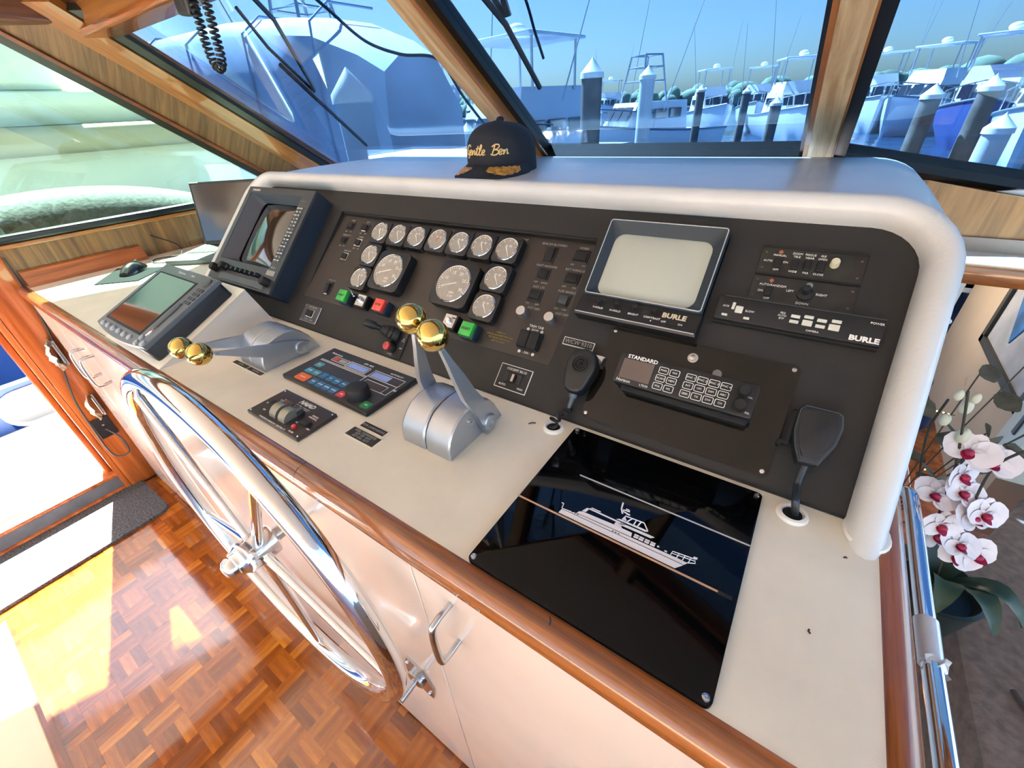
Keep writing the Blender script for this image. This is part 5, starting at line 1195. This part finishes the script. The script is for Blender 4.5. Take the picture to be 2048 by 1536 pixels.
    b = BM(); P = [sec(u)[3]+Vector((0, -.08, .7)) for u in (.55, .65, .75, .85, .93, .97)]; Q = [sec(u)[4]+Vector((0, .08, .7)) for u in (.97, .93, .85, .75, .65, .55)]
    tube(b, P+Q, .028, 6)
    for u in (.55, .68, .80, .92):
        for q in (3, 4): s_ = sec(u)[q]; cyl(b, s_+Vector((0, (-.08 if q == 3 else .08), 0)), s_+Vector((0, (-.08 if q == 3 else .08), .7)), .022, .022, 6)
    obj('bow_rail', b, STEEL, t)
    return t
boat('white motor yacht with pipework tower behind the capped piling', -13.2, 9.4, 4, 9.6, 3.4, 2.3, tower=2.2, top=0, fly=0)
boat('white flybridge boat with hardtop behind the cap', -8.9, 13.5, -98, 10.0, 3.7, 1.45)
boat('white fishing boat with tall tower in the middle pane', -8.6, 24, -120, 8.5, 3.1, 1.4, tower=1.8, fly=0, top=0)
boat('white cruiser third from left in the middle pane', -10.4, 46, -60, 8.5, 3.1, 1.5)
boat('white flybridge boat in the middle pane beyond a dark piling', -7.4, 50, -80, 9.0, 3.2, 1.5)
boat('white boat with hardtop left of the bleached right mullion', -3.5, 38, -70, 9.0, 3.2, 1.4)
boat('white flybridge boat seen first in the right pane', .9, 46, -85, 10.5, 3.8, 1.5)
boat('white cruiser second in the right pane', 3.6, 42, -115, 9.0, 3.3, 1.5)
boat('blue hulled cruiser in the right pane', 5.2, 34, -100, 9.0, 3.3, 1.4, hullmat=BLUEC)
boat('white fishing boat with tower at the right edge of the right pane', 6.0, 25, -110, 9.0, 3.3, 1.4, tower=1.6, fly=0, top=0)
boat('distant white motor boat left of the tree clump', -44, 56, -40, 10, 3.6, 1.8)
boat('distant white boat in line with the middle mullion', -25, 58, -75, 10, 3.6, 1.8)
# big canvas covered neighbour at the left pane
t = thing('canvas_boat', 'large blue-grey canvas covered boat filling the left pane', 'boat', (-9.5, 6.2, SEA))
CANV = M('blue grey canvas', (178, 192, 210), .75, var=(.8, .12), bump=(2, .4))
def csec(x, h, w): return [Vector((x, -w, 0)), Vector((x, -w*1.02, h*.72)), Vector((x, -w*.9, h*.94)), Vector((x, -w*.5, h)), Vector((x, w*.4, h)), Vector((x, w, h*.8)), Vector((x, w, 0))]
b = BM(); loft(b, [csec(-8, 4.6, 1.0), csec(-5, 4.6, 1.0), csec(-1, 4.5, 1.0), csec(1.0, 4.34, 1.0), csec(2.1, 4.2, 1.0), csec(3.1, 3.85, .97), csec(3.55, 3.6, .9)]); obj('canvas_cover', b, CANV, t, 50)
b = BM(); box(b, -8.2, 3.7, -1.12, 1.1, -.3, 1.45, .1, 3); obj('hull', b, GEL, t)
for x_ in (-4.2, -2.0, .2, 2.2): b = BM(); tube(b, [p+Vector((0, -.01, 0)) for p in csec(x_, 4.6-.035*(x_+4), 1.01)[:5]], .02, 5); obj('seam', b, M('grey seam tape', (140, 158, 184), .7), t)
# pilings
CONE = M('white piling cap', (232, 234, 232), .5); POLE = M('weathered piling', (96, 92, 88), .85, bump=(20, .6), var=(6, .2)); WRAP = M('pale piling wrap', (196, 204, 210), .6)
def piling(label, x, y, ztop, r, mat=POLE):
    t = thing('piling', label, 'piling', (x, y, SEA-.4), group='dock pilings')
    H = ztop-(SEA-.4)
    b = BM(); cyl(b, (0, 0, 0), (0, 0, H-r*1.2), r*1.03, r, 18); obj('pole', b, mat, t)
    b = BM(); lathe(b, [(0, H), (r*.08, H-.02), (r*1.12, H-r*1.25), (r*1.14, H-r*1.7), (0, H-r*1.7)], 18); obj('cone_cap', b, CONE, t)
piling('thick pale piling with white cone cap in the left pane', -5.70, 4.5, 1.90, .24, WRAP)
piling('tall dark piling with cone cap left in the middle pane', -2.84, 6.0, 1.80, .13)
piling('slim pale piling second from left in the middle pane', -2.47, 7.0, 1.72, .10, WRAP)
piling('distant piling third from left in the middle pane', -2.96, 12.0, 1.54, .09)
piling('distant piling near the right mullion in the middle pane', -2.0, 12.0, 1.44, .08)
piling('dark piling just left of the right mullion', -1.15, 10.0, 1.25, .09)
piling('pale piling behind the brim of the cap', -6.2, 7.5, 1.15, .13, WRAP)
piling('leaning row piling nearest the mullion in the right pane', .75, 8.0, 1.30, .10)
piling('second piling in the right pane', 1.25, 8.0, 1.35, .10)
piling('third piling in the right pane', 1.15, 6.2, 1.05, .10, WRAP)
piling('piling at the right frame edge', 1.55, 6.2, 1.55, .12)
# dock
t = thing('wooden_dock', 'low grey dock running across behind the pilings', 'dock', (-1.0, 7.2, SEA))
DK = WOOD('dock plank', (104, 98, 90), (156, 148, 138), (3, 30, 30), .8, 0)
for k in range(24): b = BM(); box(b, -6.0+.5*k, -5.53+.5*k, -.7, .7, 1.55, 1.61); obj('plank', b, DK, t, 30)
b = BM(); box(b, -6, 6, -.72, -.66, 1.35, 1.56); box(b, -6, 6, .66, .72, 1.35, 1.56); obj('stringer', b, DK, t, 30)
for x_, y_, lab in ((1.30, 5.0, 'left'), (1.62, 5.0, 'right')):
    t = thing('dock_box', 'white dock power pedestal, %s of two in the right pane' % lab, 'pedestal', (x_, y_, -.2)); b = BM(); box(b, -.10, .10, -.10, .10, 0, .75, .02, 2); obj('post', b, WPL, t); b = BM(); lathe(b, [(0, .95), (.13, .80), (.14, .75), (0, .75)], 4); obj('cap', b, WPL, t, 0)
# trees on the far shore
TREE = M('hazy tree foliage', (118, 138, 118), .9, var=(.2, .2), bump=(.6, 1))
rnd = random.Random(11); b = BM()
for k in range(620):
    x_ = -330+560*k/619+rnd.uniform(-3, 3); y_ = 150+rnd.uniform(-8, 25); h_ = rnd.uniform(2.4, 5.2)*(1.5 if x_ < -110 else 1)*(1.25 if x_ > 14 else 1)
    ball(b, (x_, y_, SEA+h_*.6), h_*.5, 8, 6, rnd.uniform(.8, 1.6), .8, rnd.uniform(.9, 1.2))
o = obj('tree_line', b, TREE, None, 60); o['kind'] = 'stuff'; o['label'] = 'hazy green tree line on the far shore'; o['category'] = 'trees'
# wipers on the glass
def WPo(x, z, d): return WP(x, z)+Vector((0, .578, .816))*d
t = thing('windshield_wiper', 'black pantograph wiper on the left windshield pane', 'wiper', WPo(-1.50, 1.38, .03)); W0 = WPo(-1.50, 1.38, .03)
b = BM(); tube(b, [WPo(-1.290, 1.575, .035)-W0, WPo(-1.315, 1.52, .035)-W0, WPo(-1.502, 1.380, .035)-W0], .006, 6); tube(b, [WPo(-1.40, 1.55, .035)-W0, WPo(-1.47, 1.48, .035)-W0, WPo(-1.515, 1.375, .035)-W0], .005, 6); obj('arm', b, BLK, t)
b = BM(); tube(b, [WPo(-1.475, 1.455, .018)-W0, WPo(-1.52, 1.375, .022)-W0, WPo(-1.575, 1.215, .016)-W0], .006, 6); obj('blade', b, RUB, t)
t = thing('windshield_wiper', 'pale wiper arm on the middle windshield pane', 'wiper', WPo(-.645, 1.45, .03)); W0 = WPo(-.645, 1.45, .03)
b = BM(); tube(b, [WPo(-.66, 1.52, .035)-W0, WPo(-.644, 1.452, .035)-W0], .006, 6); tube(b, [WPo(-.60, 1.56, .035)-W0, WPo(-.640, 1.452, .035)-W0], .005, 6); tube(b, [WPo(-.585, 1.56, .035)-W0, WPo(-.635, 1.452, .035)-W0], .004, 6); obj('arm', b, M('beige wiper paint', (190, 176, 160), .5), t)
b = BM(); tube(b, [WPo(-.665, 1.53, .016)-W0, WPo(-.643, 1.45, .020)-W0, WPo(-.650, 1.345, .016)-W0], .006, 6); obj('blade', b, M('brown blade', (120, 100, 86), .6), t)
b = BM(); tube(b, spline([WPo(-1.21, 1.56, .09), WPo(-1.19, 1.49, .09), WPo(-1.17, 1.425, .09), WPo(-1.09, 1.39, .09), WPo(-.98, 1.37, .09), WPo(-.96, 1.31, .06), WPo(-.93, 1.26, .03)], 8), .004, 6)
tag(obj('deck_cable', b, M('slate cable', (70, 88, 112), .5)), 'thin cable hanging outside the left windshield pane', 'cable')
b = BM(); tube(b, spline([WPo(-.70, 1.58, .09), WPo(-.67, 1.50, .09), WPo(-.62, 1.46, .08), WPo(-.615, 1.41, .05), WPo(-.61, 1.385, .03)], 8), .003, 6)
tag(obj('deck_cable', b, MATS['slate cable']), 'short cable hanging outside the middle windshield pane', 'cable')
# neighbour at the side window: pale hull with ledges, grey cover on our side deck
t = thing('neighbour_yacht', 'pale neighbouring yacht side filling the side window', 'yacht', (-4.6, 1.0, SEA))
PALE = M('pale cream gelcoat', (226, 226, 210), .4, bump=(4, .25), var=(2, .03))
b = BM(); box(b, -1.2, -.30, -7, 1.35, -.3, 2.30, .05, 2); obj('lower_hull', b, BLUE, t)
b = BM(); box(b, -1.2, -.32, -7, 1.35, 2.30, 2.74, .05, 2); obj('hull', b, PALE, t)
b = BM(); box(b, -1.2, -.10, -7, 1.35, 2.72, 2.90, .06, 3); obj('rub_band', b, M('tan rub band', (176, 164, 132), .5, bump=(4, .2)), t)
b = BM(); box(b, -1.3, -.35, -7, 1.2, 2.90, 3.12, .03, 2); obj('bulwark', b, PALE, t)
b = BM(); box(b, -1.3, -.45, -7, .35, 3.12, 4.2, .05, 2); obj('house_side', b, PALE, t)
b = BM(); box(b, -1.3, -.42, -7, .0, 3.3, 3.7, .02, 2); obj('window_band', b, M('grey green window', (110, 140, 136), .15, coat=1), t)
t = thing('deck_cushion', 'dark grey covered pad on the side deck below the window', 'cushion', (-2.78, .55, .90))
b = BM(); rings = []
for k in range(13):
    u = k/12; y_ = -.28+1.0*u; h_ = .235*math.sin(PI*min(1, .38+.62*u))**.7+.006
    rings.append([Vector((.20*math.cos(PI*j/10), y_, h_*math.sin(PI*j/10))) for j in range(11)])
loft(b, rings); obj('cover', b, M('charcoal deck cover', (74, 82, 84), .8, bump=(60, .8), var=(60, .3)), t, 50)
b = BM(); box(b, -.20, .20, -.26, .74, -.82, .0, .02, 2); obj('locker', b, GEL, t)
bpy.data.objects.remove(_fo, do_unlink=True)
